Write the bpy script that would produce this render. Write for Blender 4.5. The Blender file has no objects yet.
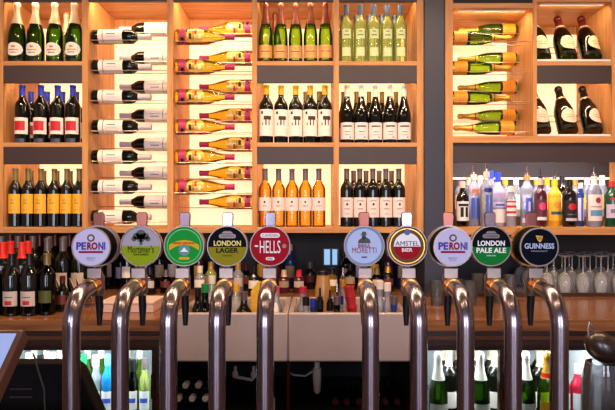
import bpy, bmesh, math, random
from mathutils import Vector, Matrix
random.seed(7)
R = math.radians
SC = bpy.context.scene
COL = SC.collection
F, CX, CY, EYE = 560.0, 312.0, 213.0, 1.45      # focal length in pixels, principal point, eye height
def PX(px, Y): return (px - CX) * Y / F
def PZ(py, Y): return EYE - (py - CY) * Y / F

# ------------------------------------------------------------------ camera, world, lights, exposure
cd = bpy.data.cameras.new('camera'); cam = bpy.data.objects.new('camera', cd); COL.objects.link(cam)
cd.sensor_width = 36; cd.lens = F / 615 * 36
cd.shift_x = -(CX - 307.5) / 615; cd.shift_y = (CY - 205) / 615
cd.clip_start = 0.02
cam.location = (0, 0, EYE); cam.rotation_euler = (R(90), 0, 0)
SC.camera = cam
w = bpy.data.worlds.new('world'); SC.world = w; w.use_nodes = True
w.node_tree.nodes['Background'].inputs[0].default_value = (0.55, 0.62, 0.8, 1)
w.node_tree.nodes['Background'].inputs[1].default_value = 0.25
SC.view_settings.view_transform = 'Standard'; SC.view_settings.look = 'None'
SC.view_settings.gamma = 1; SC.view_settings.use_curve_mapping = False
SC.view_settings.exposure = 0.0

def light(name, typ, loc, energy, color, size=0.1, size_y=None, rot=(0, 0, 0), **k):
    d = bpy.data.lights.new(name, typ); o = bpy.data.objects.new(name, d); COL.objects.link(o)
    o.location = loc; o.rotation_euler = rot; d.energy = energy; d.color = color
    if typ == 'AREA':
        d.size = size
        if size_y: d.shape = 'RECTANGLE'; d.size_y = size_y
    else: d.shadow_soft_size = size
    if typ == 'SPOT': d.spot_size = R(k.get('cone', 80)); d.spot_blend = 0.7
    return o
WARM = (1.0, 0.70, 0.42); COOL = (0.78, 0.82, 1.0)
# daylight through the two front windows behind the camera
for wx in (-0.95, 0.95):
    light('window_daylight', 'AREA', (wx, -2.46, 1.75), 75, COOL, 1.0, 1.5, (R(90), 0, 0))
PEND = [(-1.5, 1.75), (-0.75, 1.75), (0.0, 1.75), (0.75, 1.75), (1.5, 1.75), (-0.9, 0.35), (0.0, 0.25), (0.9, 0.35)]
for (x, y) in PEND:
    light('downlight_lamp', 'SPOT', (x, y, 2.88), 52 if y > 1 else 15, WARM, 0.035, rot=(0, 0, 0), cone=168)

# ------------------------------------------------------------------ materials
def lin(h):
    h = h.lstrip('#'); v = [int(h[i:i+2], 16) / 255 for i in (0, 2, 4)]
    return tuple(c / 12.92 if c <= .04045 else ((c + .055) / 1.055) ** 2.4 for c in v) + (1,)
MATS = {}
def mat(name, hexc, rough=.5, metal=0, bump=0, bscale=60, emit=None, estr=0, coat=0, vary=0, vscale=8, spec=None):
    if name in MATS: return MATS[name]
    m = bpy.data.materials.new(name); m.use_nodes = True; MATS[name] = m
    nt = m.node_tree; b = nt.nodes['Principled BSDF']
    b.inputs['Base Color'].default_value = lin(hexc); b.inputs['Roughness'].default_value = rough
    b.inputs['Metallic'].default_value = metal
    if spec is not None: b.inputs['Specular IOR Level'].default_value = spec
    if coat: b.inputs['Coat Weight'].default_value = coat; b.inputs['Coat Roughness'].default_value = .08
    if emit: b.inputs['Emission Color'].default_value = lin(emit); b.inputs['Emission Strength'].default_value = estr
    if bump or vary:
        tc = nt.nodes.new('ShaderNodeTexCoord'); n = nt.nodes.new('ShaderNodeTexNoise')
        nt.links.new(tc.outputs['Object'], n.inputs['Vector']); n.inputs['Scale'].default_value = bscale if bump else vscale
        if bump:
            bp = nt.nodes.new('ShaderNodeBump'); bp.inputs['Strength'].default_value = bump; bp.inputs['Distance'].default_value = .002
            nt.links.new(n.outputs['Fac'], bp.inputs['Height']); nt.links.new(bp.outputs[0], b.inputs['Normal'])
        if vary:
            n2 = nt.nodes.new('ShaderNodeTexNoise'); n2.inputs['Scale'].default_value = vscale
            nt.links.new(tc.outputs['Object'], n2.inputs['Vector'])
            mx = nt.nodes.new('ShaderNodeMix'); mx.data_type = 'RGBA'
            c = lin(hexc); mx.inputs[6].default_value = tuple(v * (1 - vary) for v in c[:3]) + (1,)
            mx.inputs[7].default_value = tuple(min(1, v * (1 + vary)) for v in c[:3]) + (1,)
            nt.links.new(n2.outputs['Fac'], mx.inputs[0]); nt.links.new(mx.outputs[2], b.inputs['Base Color'])
    return m
def wood(name, dark, lightc, rough=.45, axis='X', scale=1.0, bump=.15):
    if name in MATS: return MATS[name]
    m = bpy.data.materials.new(name); m.use_nodes = True; MATS[name] = m
    nt = m.node_tree; b = nt.nodes['Principled BSDF']; b.inputs['Roughness'].default_value = rough
    tc = nt.nodes.new('ShaderNodeTexCoord'); mp = nt.nodes.new('ShaderNodeMapping')
    s = {'X': (1.2, 14, 22), 'Z': (14, 22, 1.2)}[axis]; mp.inputs['Scale'].default_value = [v * scale for v in s]
    n = nt.nodes.new('ShaderNodeTexNoise'); n.inputs['Scale'].default_value = 3; n.inputs['Detail'].default_value = 5; n.inputs['Distortion'].default_value = .6
    cr = nt.nodes.new('ShaderNodeValToRGB'); cr.color_ramp.elements[0].position = .3; cr.color_ramp.elements[1].position = .72
    cr.color_ramp.elements[0].color = lin(dark); cr.color_ramp.elements[1].color = lin(lightc)
    bp = nt.nodes.new('ShaderNodeBump'); bp.inputs['Strength'].default_value = bump; bp.inputs['Distance'].default_value = .002
    L = nt.links.new
    L(tc.outputs['Object'], mp.inputs[0]); L(mp.outputs[0], n.inputs['Vector']); L(n.outputs['Fac'], cr.inputs[0])
    L(cr.outputs[0], b.inputs['Base Color']); L(n.outputs['Fac'], bp.inputs['Height']); L(bp.outputs[0], b.inputs['Normal'])
    return m
def glass(name, hexc, edge=None, body=.0, bodycol=None, rough=.04):
    """coloured bottle glass: what passes through is tinted, more so at the edges where the path is longer"""
    if name in MATS: return MATS[name]
    m = bpy.data.materials.new(name); m.use_nodes = True; MATS[name] = m
    nt = m.node_tree; nt.nodes.remove(nt.nodes['Principled BSDF']); out = nt.nodes['Material Output']; L = nt.links.new
    tr = nt.nodes.new('ShaderNodeBsdfTransparent'); lw = nt.nodes.new('ShaderNodeLayerWeight'); lw.inputs[0].default_value = .45
    mx = nt.nodes.new('ShaderNodeMix'); mx.data_type = 'RGBA'
    mx.inputs[6].default_value = lin(hexc); mx.inputs[7].default_value = lin(edge or hexc)
    L(lw.outputs['Facing'], mx.inputs[0]); L(mx.outputs[2], tr.inputs[0])
    last = tr
    if body:
        df = nt.nodes.new('ShaderNodeBsdfDiffuse'); df.inputs[0].default_value = lin(bodycol or hexc)
        ms = nt.nodes.new('ShaderNodeMixShader'); ms.inputs[0].default_value = body
        L(last.outputs[0], ms.inputs[1]); L(df.outputs[0], ms.inputs[2]); last = ms
    gl = nt.nodes.new('ShaderNodeBsdfGlossy'); gl.inputs['Roughness'].default_value = rough
    fr = nt.nodes.new('ShaderNodeFresnel'); fr.inputs[0].default_value = 1.5
    m2 = nt.nodes.new('ShaderNodeMixShader'); L(fr.outputs[0], m2.inputs[0]); L(last.outputs[0], m2.inputs[1]); L(gl.outputs[0], m2.inputs[2])
    L(m2.outputs[0], out.inputs[0])
    return m

OAK = wood('oak', '#b87840', '#d89c60', .6, 'X'); OAKV = wood('oak_vertical', '#b87840', '#d89c60', .6, 'Z')
FASC = mat('dark_fascia', '#3a2a2a', .5, vary=.15)
TOPW = wood('worktop_wood', '#683e28', '#a06a44', .2, 'X', .8)
DKW = wood('dark_cabinet_wood', '#2e1a12', '#4a2a1c', .4, 'X')
BLK = mat('black_plastic', '#0d0c0e', .35); BLKM = mat('black_matt', '#121014', .7)
STEEL = mat('chrome', '#b9b2b6', .12, 1); TUBE = mat('brushed_tube_steel', '#9c8e96', .24, 1, bump=.02, bscale=300)
BRASS = mat('brass', '#d89a4a', .2, 1); COPPER = mat('copper', '#b4685a', .3, 1)
LEVW = mat('lever_warm_reflection', '#7a4a40', .3, 1); LEVS = mat('lever_steel', '#767078', .22, 1); LEVG = mat('lever_dull_reflection', '#5c4a50', .3, 1)  # steel paddles; warm and dull reflections are put into two of these tints
SATIN = mat('satin_steel', '#a89c9c', .32, 1)
ROD = mat('rack_rod_steel', '#e0d4c8', .35, 1)
WHITE = mat('white_plastic', '#e9e6e4', .4); PAPER = mat('paper_label', '#f3e6da', .6)
CERAM = mat('white_ceramic', '#b4a09e', .25, coat=.3)
CLEARP = glass('clear_pane', '#f4f8f8', '#d8e4e4')

WINEH = glass('thick_clear_glassware', '#d8d8dc', '#807c88', .05, '#ffffff', .05)

# ------------------------------------------------------------------ mesh helpers
class MB:
    def __init__(s): s.bm = bmesh.new()
    def box(s, x0, x1, y0, y1, z0, z1):
        v = [s.bm.verts.new(p) for p in ((x0,y0,z0),(x1,y0,z0),(x1,y1,z0),(x0,y1,z0),(x0,y0,z1),(x1,y0,z1),(x1,y1,z1),(x0,y1,z1))]
        for f in ((3,2,1,0),(4,5,6,7),(0,1,5,4),(1,2,6,5),(2,3,7,6),(3,0,4,7)): s.bm.faces.new([v[i] for i in f])
        return s
    def lathe(s, prof, seg=20, M=None, at=(0,0,0)):
        at = Vector(at); M = M or Matrix.Identity(3); rings = []
        T = lambda p: at + M @ Vector(p)
        for (r, z) in prof:
            if r < 1e-6: rings.append([s.bm.verts.new(T((0,0,z)))])
            else: rings.append([s.bm.verts.new(T((r*math.cos(2*math.pi*i/seg), r*math.sin(2*math.pi*i/seg), z))) for i in range(seg)])
        for a, b in zip(rings, rings[1:]):
            for i in range(seg):
                j = (i+1) % seg
                if len(a) == 1 and len(b) == 1: continue
                if len(a) == 1: s.bm.faces.new((a[0], b[j], b[i]))
                elif len(b) == 1: s.bm.faces.new((a[i], a[j], b[0]))
                else: s.bm.faces.new((a[i], a[j], b[j], b[i]))
        return s
    def tube(s, path, r, seg=12, caps=True, rads=None):
        P = [Vector(p) for p in path]; rings = []; up = None
        for i, p in enumerate(P):
            t = (P[min(i+1, len(P)-1)] - P[max(i-1, 0)]).normalized()
            if up is None:
                up = Vector((0,0,1)) if abs(t.z) < .9 else Vector((1,0,0))
            u = t.cross(up).normalized(); v = u.cross(t).normalized(); up = v
            rr = rads[i] if rads else r
            rings.append([s.bm.verts.new(p + rr*(u*math.cos(2*math.pi*k/seg) + v*math.sin(2*math.pi*k/seg))) for k in range(seg)])
        for a, b in zip(rings, rings[1:]):
            for k in range(seg): s.bm.faces.new((a[k], a[(k+1)%seg], b[(k+1)%seg], b[k]))
        if caps: s.bm.faces.new(rings[0][::-1]); s.bm.faces.new(rings[-1])
        return s
    def prism(s, pts, y0, y1):
        """polygon in the xz plane extruded from y0 to y1"""
        a = [s.bm.verts.new((x, y0, z)) for x, z in pts]; b = [s.bm.verts.new((x, y1, z)) for x, z in pts]
        n = len(pts); s.bm.faces.new(a); s.bm.faces.new(b[::-1])
        for i in range(n): s.bm.faces.new((a[i], b[i], b[(i+1)%n], a[(i+1)%n]))
        return s
    def patch(s, r, z0, z1, half, oval=False, seg=14, mid=0):
        """a paper label bent round a bottle, centred on the side that faces -Y"""
        lo, hi = [], []; zc, hh = (z0+z1)/2, (z1-z0)/2
        for i in range(seg+1):
            u = -1 + 2*i/seg; t = R(mid + u*half); k = math.sqrt(max(.0004, 1-u*u)) if oval else 1
            x, y = r*math.sin(t), -r*math.cos(t)
            lo.append(s.bm.verts.new((x, y, zc-hh*k))); hi.append(s.bm.verts.new((x, y, zc+hh*k)))
        for i in range(seg): s.bm.faces.new((lo[i], lo[i+1], hi[i+1], hi[i]))
        return s
    def xform(s, M): bmesh.ops.transform(s.bm, matrix=M, verts=s.bm.verts); return s
    def build(s, name, m, parent=None, smooth=True, bevel=0, sub=0, kind=None):
        bmesh.ops.recalc_face_normals(s.bm, faces=s.bm.faces)
        me = bpy.data.meshes.new(name); s.bm.to_mesh(me); s.bm.free()
        me.materials.append(m)
        if smooth:
            for p in me.polygons: p.use_smooth = True
            me.set_sharp_from_angle(angle=R(38))
        o = bpy.data.objects.new(name, me); COL.objects.link(o)
        if parent: o.parent = parent
        if bevel:
            b = o.modifiers.new('bevel', 'BEVEL'); b.width = bevel; b.segments = 2; b.limit_method = 'ANGLE'
        if kind: o['kind'] = kind
        return o
def bx(name, x0, x1, y0, y1, z0, z1, m, parent=None, bevel=.0015, kind=None):
    return MB().box(x0, x1, y0, y1, z0, z1).build(name, m, parent, False, bevel, kind=kind)
def tag(o, label, cat, group=None):
    o['label'] = label; o['category'] = cat
    if group: o['group'] = group
    return o
def thing(name, label, cat, loc=(0,0,0), group=None, rot=(0,0,0)):
    o = bpy.data.objects.new(name, None); COL.objects.link(o); o.empty_display_size = .05
    o.location = loc; o.rotation_euler = rot
    return tag(o, label, cat, group)
def dup(o, parent=None):
    c = o.copy(); COL.objects.link(c); c.parent = parent
    for ch in list(o.children): dup(ch, c)
    return c
def disc(r, n=40, cx=0, cz=0, a0=0, a1=360):
    if a1 - a0 >= 360: return [(cx+r*math.cos(2*math.pi*i/n), cz+r*math.sin(2*math.pi*i/n)) for i in range(n)]
    return [(cx+r*math.cos(R(a0+(a1-a0)*i/n)), cz+r*math.sin(R(a0+(a1-a0)*i/n))) for i in range(n+1)]
def ringmb(mb, r0, r1, y0, y1, cz=0, n=40):
    """a flat ring facing -Y"""
    M = Matrix.Rotation(R(90), 3, 'X')
    return mb.lathe([(r0, -y1), (r1, -y1), (r1, -y0), (r0, -y0), (r0, -y1)], n, M, (0, 0, cz))
def text(s, name, m, parent, cx, cz, y, width, height, thick=.0004, bold=0, kind=None, smooth_rot=0):
    if 'M' in s: bold = 0
    cu = bpy.data.curves.new('lettering', 'FONT'); cu.body = s; cu.extrude = .5; cu.offset = bold; cu.size = 1; cu.resolution_u = 3
    o = bpy.data.objects.new('lettering', cu); COL.objects.link(o)
    dg = bpy.context.evaluated_depsgraph_get(); me = bpy.data.meshes.new_from_object(o.evaluated_get(dg))
    bpy.data.objects.remove(o); bpy.data.curves.remove(cu)
    xs = [v.co.x for v in me.vertices]; ys = [v.co.y for v in me.vertices]
    x0, x1, y0, y1 = min(xs), max(xs), min(ys), max(ys)
    for v in me.vertices:
        X = cx + ((v.co.x-x0)/(x1-x0)-.5)*width; Z = cz + ((v.co.y-y0)/(y1-y0)-.5)*height
        v.co = (X, y - (v.co.z+.5)*thick, Z)
    me.materials.clear(); me.materials.append(m)
    t = bpy.data.objects.new(name, me); COL.objects.link(t); t.parent = parent
    return t
ORD = ['leftmost', 'second from left', 'third from left', 'fourth from left', 'fifth from left', 'sixth from left', 'seventh from left', 'eighth from left', 'ninth from left', 'tenth from left', 'eleventh from left', 'twelfth from left', 'thirteenth from left', 'fourteenth from left', 'fifteenth from left', 'sixteenth from left']
def ordw(i, n):
    if n == 1: return 'single'
    return 'rightmost' if i == n-1 else ORD[i]
VORD = ['lowest', 'second lowest', 'third lowest', 'middle', 'third highest', 'second highest', 'topmost']
def vordw(i, n):
    if n == 7: return VORD[i]
    if n == 6: return ['lowest', 'second lowest', 'third lowest', 'third highest', 'second highest', 'topmost'][i]
    return ['lowest', 'second lowest', 'second highest', 'topmost'][i]

# ------------------------------------------------------------------ room
WALLD = mat('dark_painted_wall', '#241c22', .6, vary=.2)
def struct(name, mb, m): return mb.build(name, m, None, False, kind='structure')
FLOORM = wood('floor_boards', '#4a3020', '#6e4a30', .4, 'X', .5)
struct('floor', MB().box(-2.4, 2.4, -2.6, 3.4, -.06, 0), FLOORM)
struct('ceiling', MB().box(-2.4, 2.4, -2.6, 3.4, 3.0, 3.06), mat('ceiling_paint', '#3a302e', .8, vary=.1))
WB = mat('back_wall_charcoal', '#151013', .6, vary=.2)
struct('wall_back', MB().box(-2.4, 2.4, 3.30, 3.4, 0, 3.0), WB)
WS = mat('side_wall_plaster', '#a08c84', .7, vary=.15)
struct('wall_left', MB().box(-2.4, -2.3, -2.5, 3.30, 0, 3.0), WS)
struct('wall_right', MB().box(2.3, 2.4, -2.5, 3.30, 0, 3.0), WS)
fw = MB()
for (a, b, c, d) in ((-2.3,-1.45,0,3),(-.45,.45,0,3),(1.45,2.3,0,3),(-1.45,-.45,0,1),(.45,1.45,0,1),(-1.45,-.45,2.5,3),(.45,1.45,2.5,3)):
    fw.box(a, b, -2.5, -2.4, c, d)
struct('wall_front', fw, WS)
for i, wx in enumerate((-.95, .95)):
    fr = MB()
    fr.box(wx-.5, wx-.45, -2.49, -2.42, 1, 2.5).box(wx+.45, wx+.5, -2.49, -2.42, 1, 2.5).box(wx-.45, wx+.45, -2.49, -2.42, 1, 1.05)
    fr.box(wx-.45, wx+.45, -2.49, -2.42, 2.45, 2.5).box(wx-.02, wx+.02, -2.49, -2.42, 1.05, 2.45)
    f = fr.build('window_%d' % (i+1), DKW, None, False, kind='structure')
BSK = mat('dark_skirting', '#1a1214', .5)
struct('baseboard_left', MB().box(-2.3, -2.285, -2.4, 3.3, 0, .1), BSK)
struct('baseboard_right', MB().box(2.285, 2.3, -2.4, 3.3, 0, .1), BSK)
for i, (x, y) in enumerate(PEND):
    t = thing('ceiling_downlight', 'round recessed ceiling downlight, %s' % (('%s over the aisle' % ordw(i, 5)) if i < 5 else '%s over the front counter' % ordw(i-5, 3)), 'downlight', (x, y, 3.0), 'ceiling downlights')
    MB().lathe([(.045,0),(.055,0),(.055,-.02),(.045,-.02),(.045,0)], 24).build('trim_ring', SATIN, t)
    MB().lathe([(0,-.002),(.045,-.002),(.045,-.012),(0,-.012)], 24).build('lamp', mat('lamp_glow', '#ffe2b8', .5, emit='#ffd9a0', estr=6), t)

# ------------------------------------------------------------------ shelving
YS, YB = 2.85, 3.24
PXs = lambda p: PX(p, YS); PZs = lambda p: PZ(p, YS)
PANEL = mat('lit_back_panel', '#f6e6cc', .6, emit='#ffd0a0', estr=1.15)
S1, S2, S3 = EYE+.7735, EYE+.3588, EYE-.0712          # top faces of the three left boards
TOPC = EYE + 1.12
LS = thing('bottle_shelving', 'light oak shelving of five backlit columns, left of the navy pillar', 'shelving', (PXs(208), YS, S3-.045))
def rel(root): return root.location
def sbox(root, name, x0, x1, y0, y1, z0, z1, m, bevel=.001):
    l = root.location; return bx(name, x0-l.x, x1-l.x, y0-l.y, y1-l.y, z0-l.z, z1-l.z, m, root, bevel)
DV = [(-3, 3), (82, 88), (167, 173), (252, 257), (333.5, 339), (417, 424)]
for a, b in DV: sbox(LS, 'upright', PXs(a), PXs(b), YS, YB+.02, S3-.03, TOPC, OAKV)
sbox(LS, 'bottom_board', PXs(3), PXs(417), YS+.002, YB+.02, S3-.03, S3, OAK)
CELLS = [(3, 82), (88, 167), (173, 252), (257, 333.5), (339, 417)]
for ci, (a, b) in enumerate(CELLS):
    x0, x1 = PXs(a), PXs(b)
    sbox(LS, 'top_board', x0, x1, YS+.001, YB+.02, TOPC, TOPC+.03, OAK)
    sbox(LS, 'top_fascia', x0, x1, YS+.004, YS+.022, EYE+1.078, TOPC, FASC)
    sbox(LS, 'back_board', x0, x1, YB, YB+.018, S3, TOPC, OAKV)
    zz = [(S3, S1-.025 if False else TOPC)] if ci in (1, 2) else [(S3, S2-.022), (S2, S1-.022), (S1, TOPC)]
    if ci not in (1, 2):
        for S, fh in ((S1, .088), (S2, .088)):
            sbox(LS, 'shelf_board', x0, x1, YS+.002, YB, S-.022, S, OAK)
            sbox(LS, 'shelf_fascia', x0, x1, YS+.004, YS+.020, S-.022-fh, S-.022, FASC)
    for z0, z1 in zz:
        z1 = min(z1, EYE+1.063)
        sbox(LS, 'light_panel', x0+.001, x1-.001, YB-.008, YB, z0+.002, z1-.001, PANEL, 0)
# right hand unit
S1R, S2R, S3R = S1, EYE+.392, EYE-.0712
RS = thing('bottle_shelving', 'light oak shelving right of the navy pillar with an open spirits shelf along its foot', 'shelving', (PXs(535), YS, S3-.045))
sbox(RS, 'upright', PXs(445), PXs(453), YS, YB+.02, S3R-.04, TOPC, OAKV)
sbox(RS, 'upright', PXs(533), PXs(537), YS, YB+.02, S2R, TOPC, OAKV)
sbox(RS, 'upright', PXs(612), PXs(617), YS, YB+.02, S2R-.034, TOPC, OAKV)
XE = PXs(650)
sbox(RS, 'upright', XE, XE+.03, YS, YB+.02, S3R-.04, S2R, OAKV)
sbox(RS, 'bottom_board', PXs(453), XE, YS+.002, YB+.02, S3R-.04, S3R, OAK)
sbox(RS, 'shelf_board', PXs(453), PXs(612), YS+.002, YB, S2R-.034, S2R, OAK)
sbox(RS, 'shelf_fascia', PXs(453), XE, YS+.02, YS+.04, S2R-.034-.098, S2R-.034, FASC)
sbox(RS, 'shelf_board', PXs(537), PXs(612), YS+.002, YB, S1R-.022, S1R, OAK)
sbox(RS, 'shelf_fascia', PXs(537), PXs(612), YS+.004, YS+.020, S1R-.112, S1R-.022, FASC)
C6T = EYE+1.043
sbox(RS, 'top_board', PXs(453), PXs(533), YS+.001, YB, C6T, C6T+.026, OAK)
sbox(RS, 'top_fascia', PXs(453), PXs(533), YS+.004, YS+.02, C6T+.026, TOPC, BLKM)
sbox(RS, 'top_board', PXs(537), PXs(612), YS+.001, YB, EYE+1.075, EYE+1.10, OAK)
sbox(RS, 'back_board', PXs(453), PXs(533), YB, YB+.018, S2R, TOPC, OAKV)
sbox(RS, 'back_board', PXs(537), PXs(612), YB, YB+.018, S2R, TOPC, OAKV)
sbox(RS, 'back_board', PXs(453), XE, YB, YB+.018, S3R, S2R-.034, WALLD)
sbox(RS, 'shelf_board', PXs(617), XE, YS+.002, YB, S2R-.034, S2R, OAK)
sbox(RS, 'light_panel', PXs(453)+.001, PXs(533)-.001, YB-.008, YB, S2R+.002, C6T-.06, PANEL, 0)
for z0, z1 in ((S2R, S1R-.024), (S1R, EYE+1.03)):
    sbox(RS, 'light_panel', PXs(537)+.001, PXs(612)-.001, YB-.008, YB, z0+.002, z1-.002, PANEL, 0)
# second step and lit strip behind the spirits
sbox(RS, 'spirits_step', PXs(453)+.001, XE-.001, 3.09, YB-.001, S3R+.001, S3R+.05, DKW)
sbox(RS, 'light_strip', PXs(453)+.01, XE-.01, YB-.02, YB-.001, EYE+.195, EYE+.203, mat('lit_strip', '#ffe0a0', .5, emit='#ffd890', estr=2.5), 0)

PIL = thing('pillar', 'square dark navy pillar standing on the worktop between the two shelving units', 'pillar', (PX(434.5, 2.83), 2.83, 1.03))
bx('column_face', PX(424.4, 2.83)-PIL.location.x, PX(445.0, 2.83)-PIL.location.x-.002, 0, .42, 0, 1.95, mat('navy_paint', '#2c2a3a', .45, vary=.1), PIL, .004)
bx('column_foot', PX(424.4, 2.83)-PIL.location.x-.001, PX(445.0, 2.83)-PIL.location.x-.001, -.006, .42, 0, .07, mat('navy_dark', '#1c1a26', .5), PIL, .002)

ADDM = mat('added_strip_cover', '#f4ecdc', .4)
def added_cubby_light(root, xa, xb, zc, e):  # unseen strip and area light added to brighten a cubby
    sbox(root, 'led_or_added_strip', xa+.03, xb-.03, YS+.024, YS+.036, zc-.006, zc, ADDM, 0)
    light('added_shelf_light', 'AREA', ((xa+xb)/2, YS+.030, zc-.009), e, (1.0, .74, .44), xb-xa-.06, .012, (R(38), 0, 0))
ADDE = 1.0
for ci, (a, b) in enumerate(CELLS):
    added_cubby_light(LS, PXs(a), PXs(b), TOPC-.001, ADDE*(2.4 if ci in (1, 2) else 1.2))
    if ci not in (1, 2):
        for S in (S1, S2): added_cubby_light(LS, PXs(a), PXs(b), S-.023, ADDE)
added_cubby_light(RS, PXs(453), PXs(533), C6T-.001, ADDE*1.6)
added_cubby_light(RS, PXs(537), PXs(612), EYE+1.074, ADDE); added_cubby_light(RS, PXs(537), PXs(612), S1R-.023, ADDE)
for a, b in ((453, 533), (537, 612), (615, 645)):  # more unseen strips and lights, added to brighten the spirits bay
    sbox(RS, 'led_or_added_strip', PXs(a)+.02, PXs(b)-.02, YS+.046, YS+.058, S2R-.041, S2R-.035, ADDM, 0)
    light('added_shelf_light', 'AREA', ((PXs(a)+PXs(b))/2, YS+.052, S2R-.044), ADDE*3.2*(b-a)/80, (.95, .86, .85), PXs(b)-PXs(a)-.06, .012, (R(25), 0, 0))

# ------------------------------------------------------------------ bottles
P_BORD = [(0,0),(.033,0),(.037,.004),(.037,.188),(.0355,.200),(.030,.213),(.021,.226),(.0155,.238),(.0145,.25),(.0142,.29),(.0156,.291),(.0156,.299),(0,.30)]
P_CHAM = [(0,0),(.040,0),(.044,.005),(.044,.125),(.0425,.150),(.037,.178),(.028,.208),(.0205,.235),(.0165,.258),(.0152,.285),(.0172,.288),(.0175,.306),(.012,.315),(0,.316)]
P_BURG = [(0,0),(.037,0),(.041,.004),(.041,.130),(.039,.155),(.032,.185),(.023,.213),(.0165,.24),(.0145,.262),(.0142,.289),(.0156,.290),(.0156,.299),(0,.30)]
P_MAG = [(r*1.14, z*.935) for r, z in P_CHAM]
def spirit(r, h, sh=.62, rn=.014):
    return [(0,0),(r*.92,0),(r,.005),(r,h*sh),(r*.93,h*(sh+.05)),(r*.6,h*(sh+.12)),(rn,h*(sh+.18)),(rn,h-.002),(0,h)]
def slim(prof, k): return [(r*k if i_ else r, z) for i_, (r, z) in enumerate(prof)]
def r_at(prof, z):
    for (a, b), (c, d) in zip(prof[1:], prof[2:]):
        if b <= z <= d: return a + (c-a)*((z-b)/(d-b) if d > b else 0)
    return prof[2][0]
def make_bottle(name, prof, gm, capm=None, zc=.235, labels=(), neck=None, cap_name='foil_capsule', ring=None, seg=20, pourer=False):
    root = bpy.data.objects.new(name, None); COL.objects.link(root); root.empty_display_size = .03
    MB().lathe(prof, seg).build('glass_body', gm, root)
    if capm:
        cp = [(r_at(prof, zc), zc)] + [p for p in prof if p[1] > zc+.001]
        cp = [(r+.0008 if r > 1e-6 else 0, z+(.0012 if z > prof[-1][1]-.003 else 0)) for r, z in cp]
        MB().lathe([(cp[0][0]-.0007, zc)]+cp, seg).build(cap_name, capm, root)
    if pourer:
        h = prof[-1][1]
        MB().lathe([(.0,h),(.011,h),(.012,h+.012),(.006,h+.016),(.0035,h+.05),(0,h+.051)], 10).build('pourer_spout', pourer, root)
    for L in labels:
        z0, z1, half, m = L[:4]; o = dict(L[4]) if len(L) > 4 else {}
        rr = max(r_at(prof, z0), r_at(prof, z1), r_at(prof, (z0+z1)/2)) + .0007
        lb = MB().patch(rr, z0, z1, half, o.get('oval', False), mid=o.get('mid', 0)).build(o.get('name', 'label'), m, root)
        for (a, b, hh, pm, *mid) in o.get('prints', ()):
            MB().patch(rr+.0005, a, b, hh, len(mid) > 1, mid=mid[0] if mid else 0, seg=8).build('label_print', pm, lb)
    return root
def row(proto, xs, Y, z, label, cat, group, jitter=.0, N=None, start=0, first=True, rot=None, yj=.006, fill=True):
    """set copies of a bottle along a shelf; xs are their places in metres"""
    N = N or len(xs); out = []
    for i, x in enumerate(xs):
        o = proto if (first and i == 0) else dup(proto)
        o.location = (x, Y + random.uniform(-yj, yj), z+.0008)
        o.rotation_euler = rot if rot else (0, 0, R(random.uniform(-jitter, jitter)))
        tag(o, label.replace('#', ordw(start+i, N)), cat, group); out.append(o)
    return out
DARKG = mat('dark_bottle_glass', '#0b0b08', .06, spec=.6); DARKW = glass('dark_green_wine_glass', '#4c5420', '#10140a')
GREENC = glass('green_champagne_glass', '#c8e060', '#4c7418', .14, '#4c8018')
GREEND = glass('deep_green_champagne_glass', '#7ca83c', '#101c08', .10, '#2c4c14')
PALEG = glass('pale_green_wine_glass', '#f8fcd0', '#c8d888', .34, '#d4dc78')
ROSE = glass('rose_wine_glass', '#ffd06c', '#f09434', .18, '#f8a038')
GOLDG = glass('golden_wine_glass', '#ffe070', '#d8a028', .2, '#dca838')
CLEARG = glass('clear_spirit_glass', '#e8eef8', '#a8b4d0', .30, '#d8dcf0')
LILG = glass('frosted_lilac_glass', '#c8b8dc', '#9c8cc0', .45, '#d8c8e8', .25)
BLUEG = glass('blue_tint_glass', '#7c9ce8', '#3c50b0', .2, '#5878d8')
WINEG = glass('clear_glassware', '#eef0f4', '#c0bcc8', .22, '#ffffff', .06)
CREAM = mat('cream_foil', '#d8bc98', .4, .4); ROSEF = mat('copper_rose_foil', '#7c4030', .4, .5); BLUEF = mat('blue_foil', '#2c3eb4', .3, .3)
YELF = mat('yellow_foil', '#e8b020', .35, .2); GREYF = mat('grey_foil', '#6a5c5c', .35, .4); STEELB = mat('slate_blue_foil', '#4c5c74', .35, .3)
WHITEF = mat('white_foil', '#e8dccc', .35); BLACKF = mat('black_foil', '#141014', .3, .2); DKRED = mat('dark_red_foil', '#5c1c18', .3, .3)
OLIVEF = mat('olive_foil', '#7c6a3c', .35, .4); GOLDF = mat('gold_foil', '#d8a040', .3, .6); PINKF = mat('magenta_foil', '#b0205c', .4)
REDL = mat('red_print', '#c41c28', .5); DKP = mat('dark_print', '#3a2424', .6); ORANGEL = mat('orange_label', '#f0941c', .5); YELL = mat('yellow_label', '#f4b428', .5)
PINKL = mat('pale_pink_label', '#f0dcd8', .55); SALM = mat('salmon_gold_label', '#e0a060', .4, .2); GOLDP = mat('gold_print', '#c88a28', .35, .5)
BLUEP = mat('blue_print', '#3c58c0', .5); REDC = mat('bright_red', '#e02818', .4); PINKP = mat('hot_pink', '#e83c78', .4); LILL = mat('lilac_label', '#cfc0dc', .5)

X = lambda pxs, Y: [PX(p, Y) for p in pxs]
YF, YR = 2.905, 3.05
LT = dict(a='top left compartment', b='red and white labels compartment', c='bottom left compartment')
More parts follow.
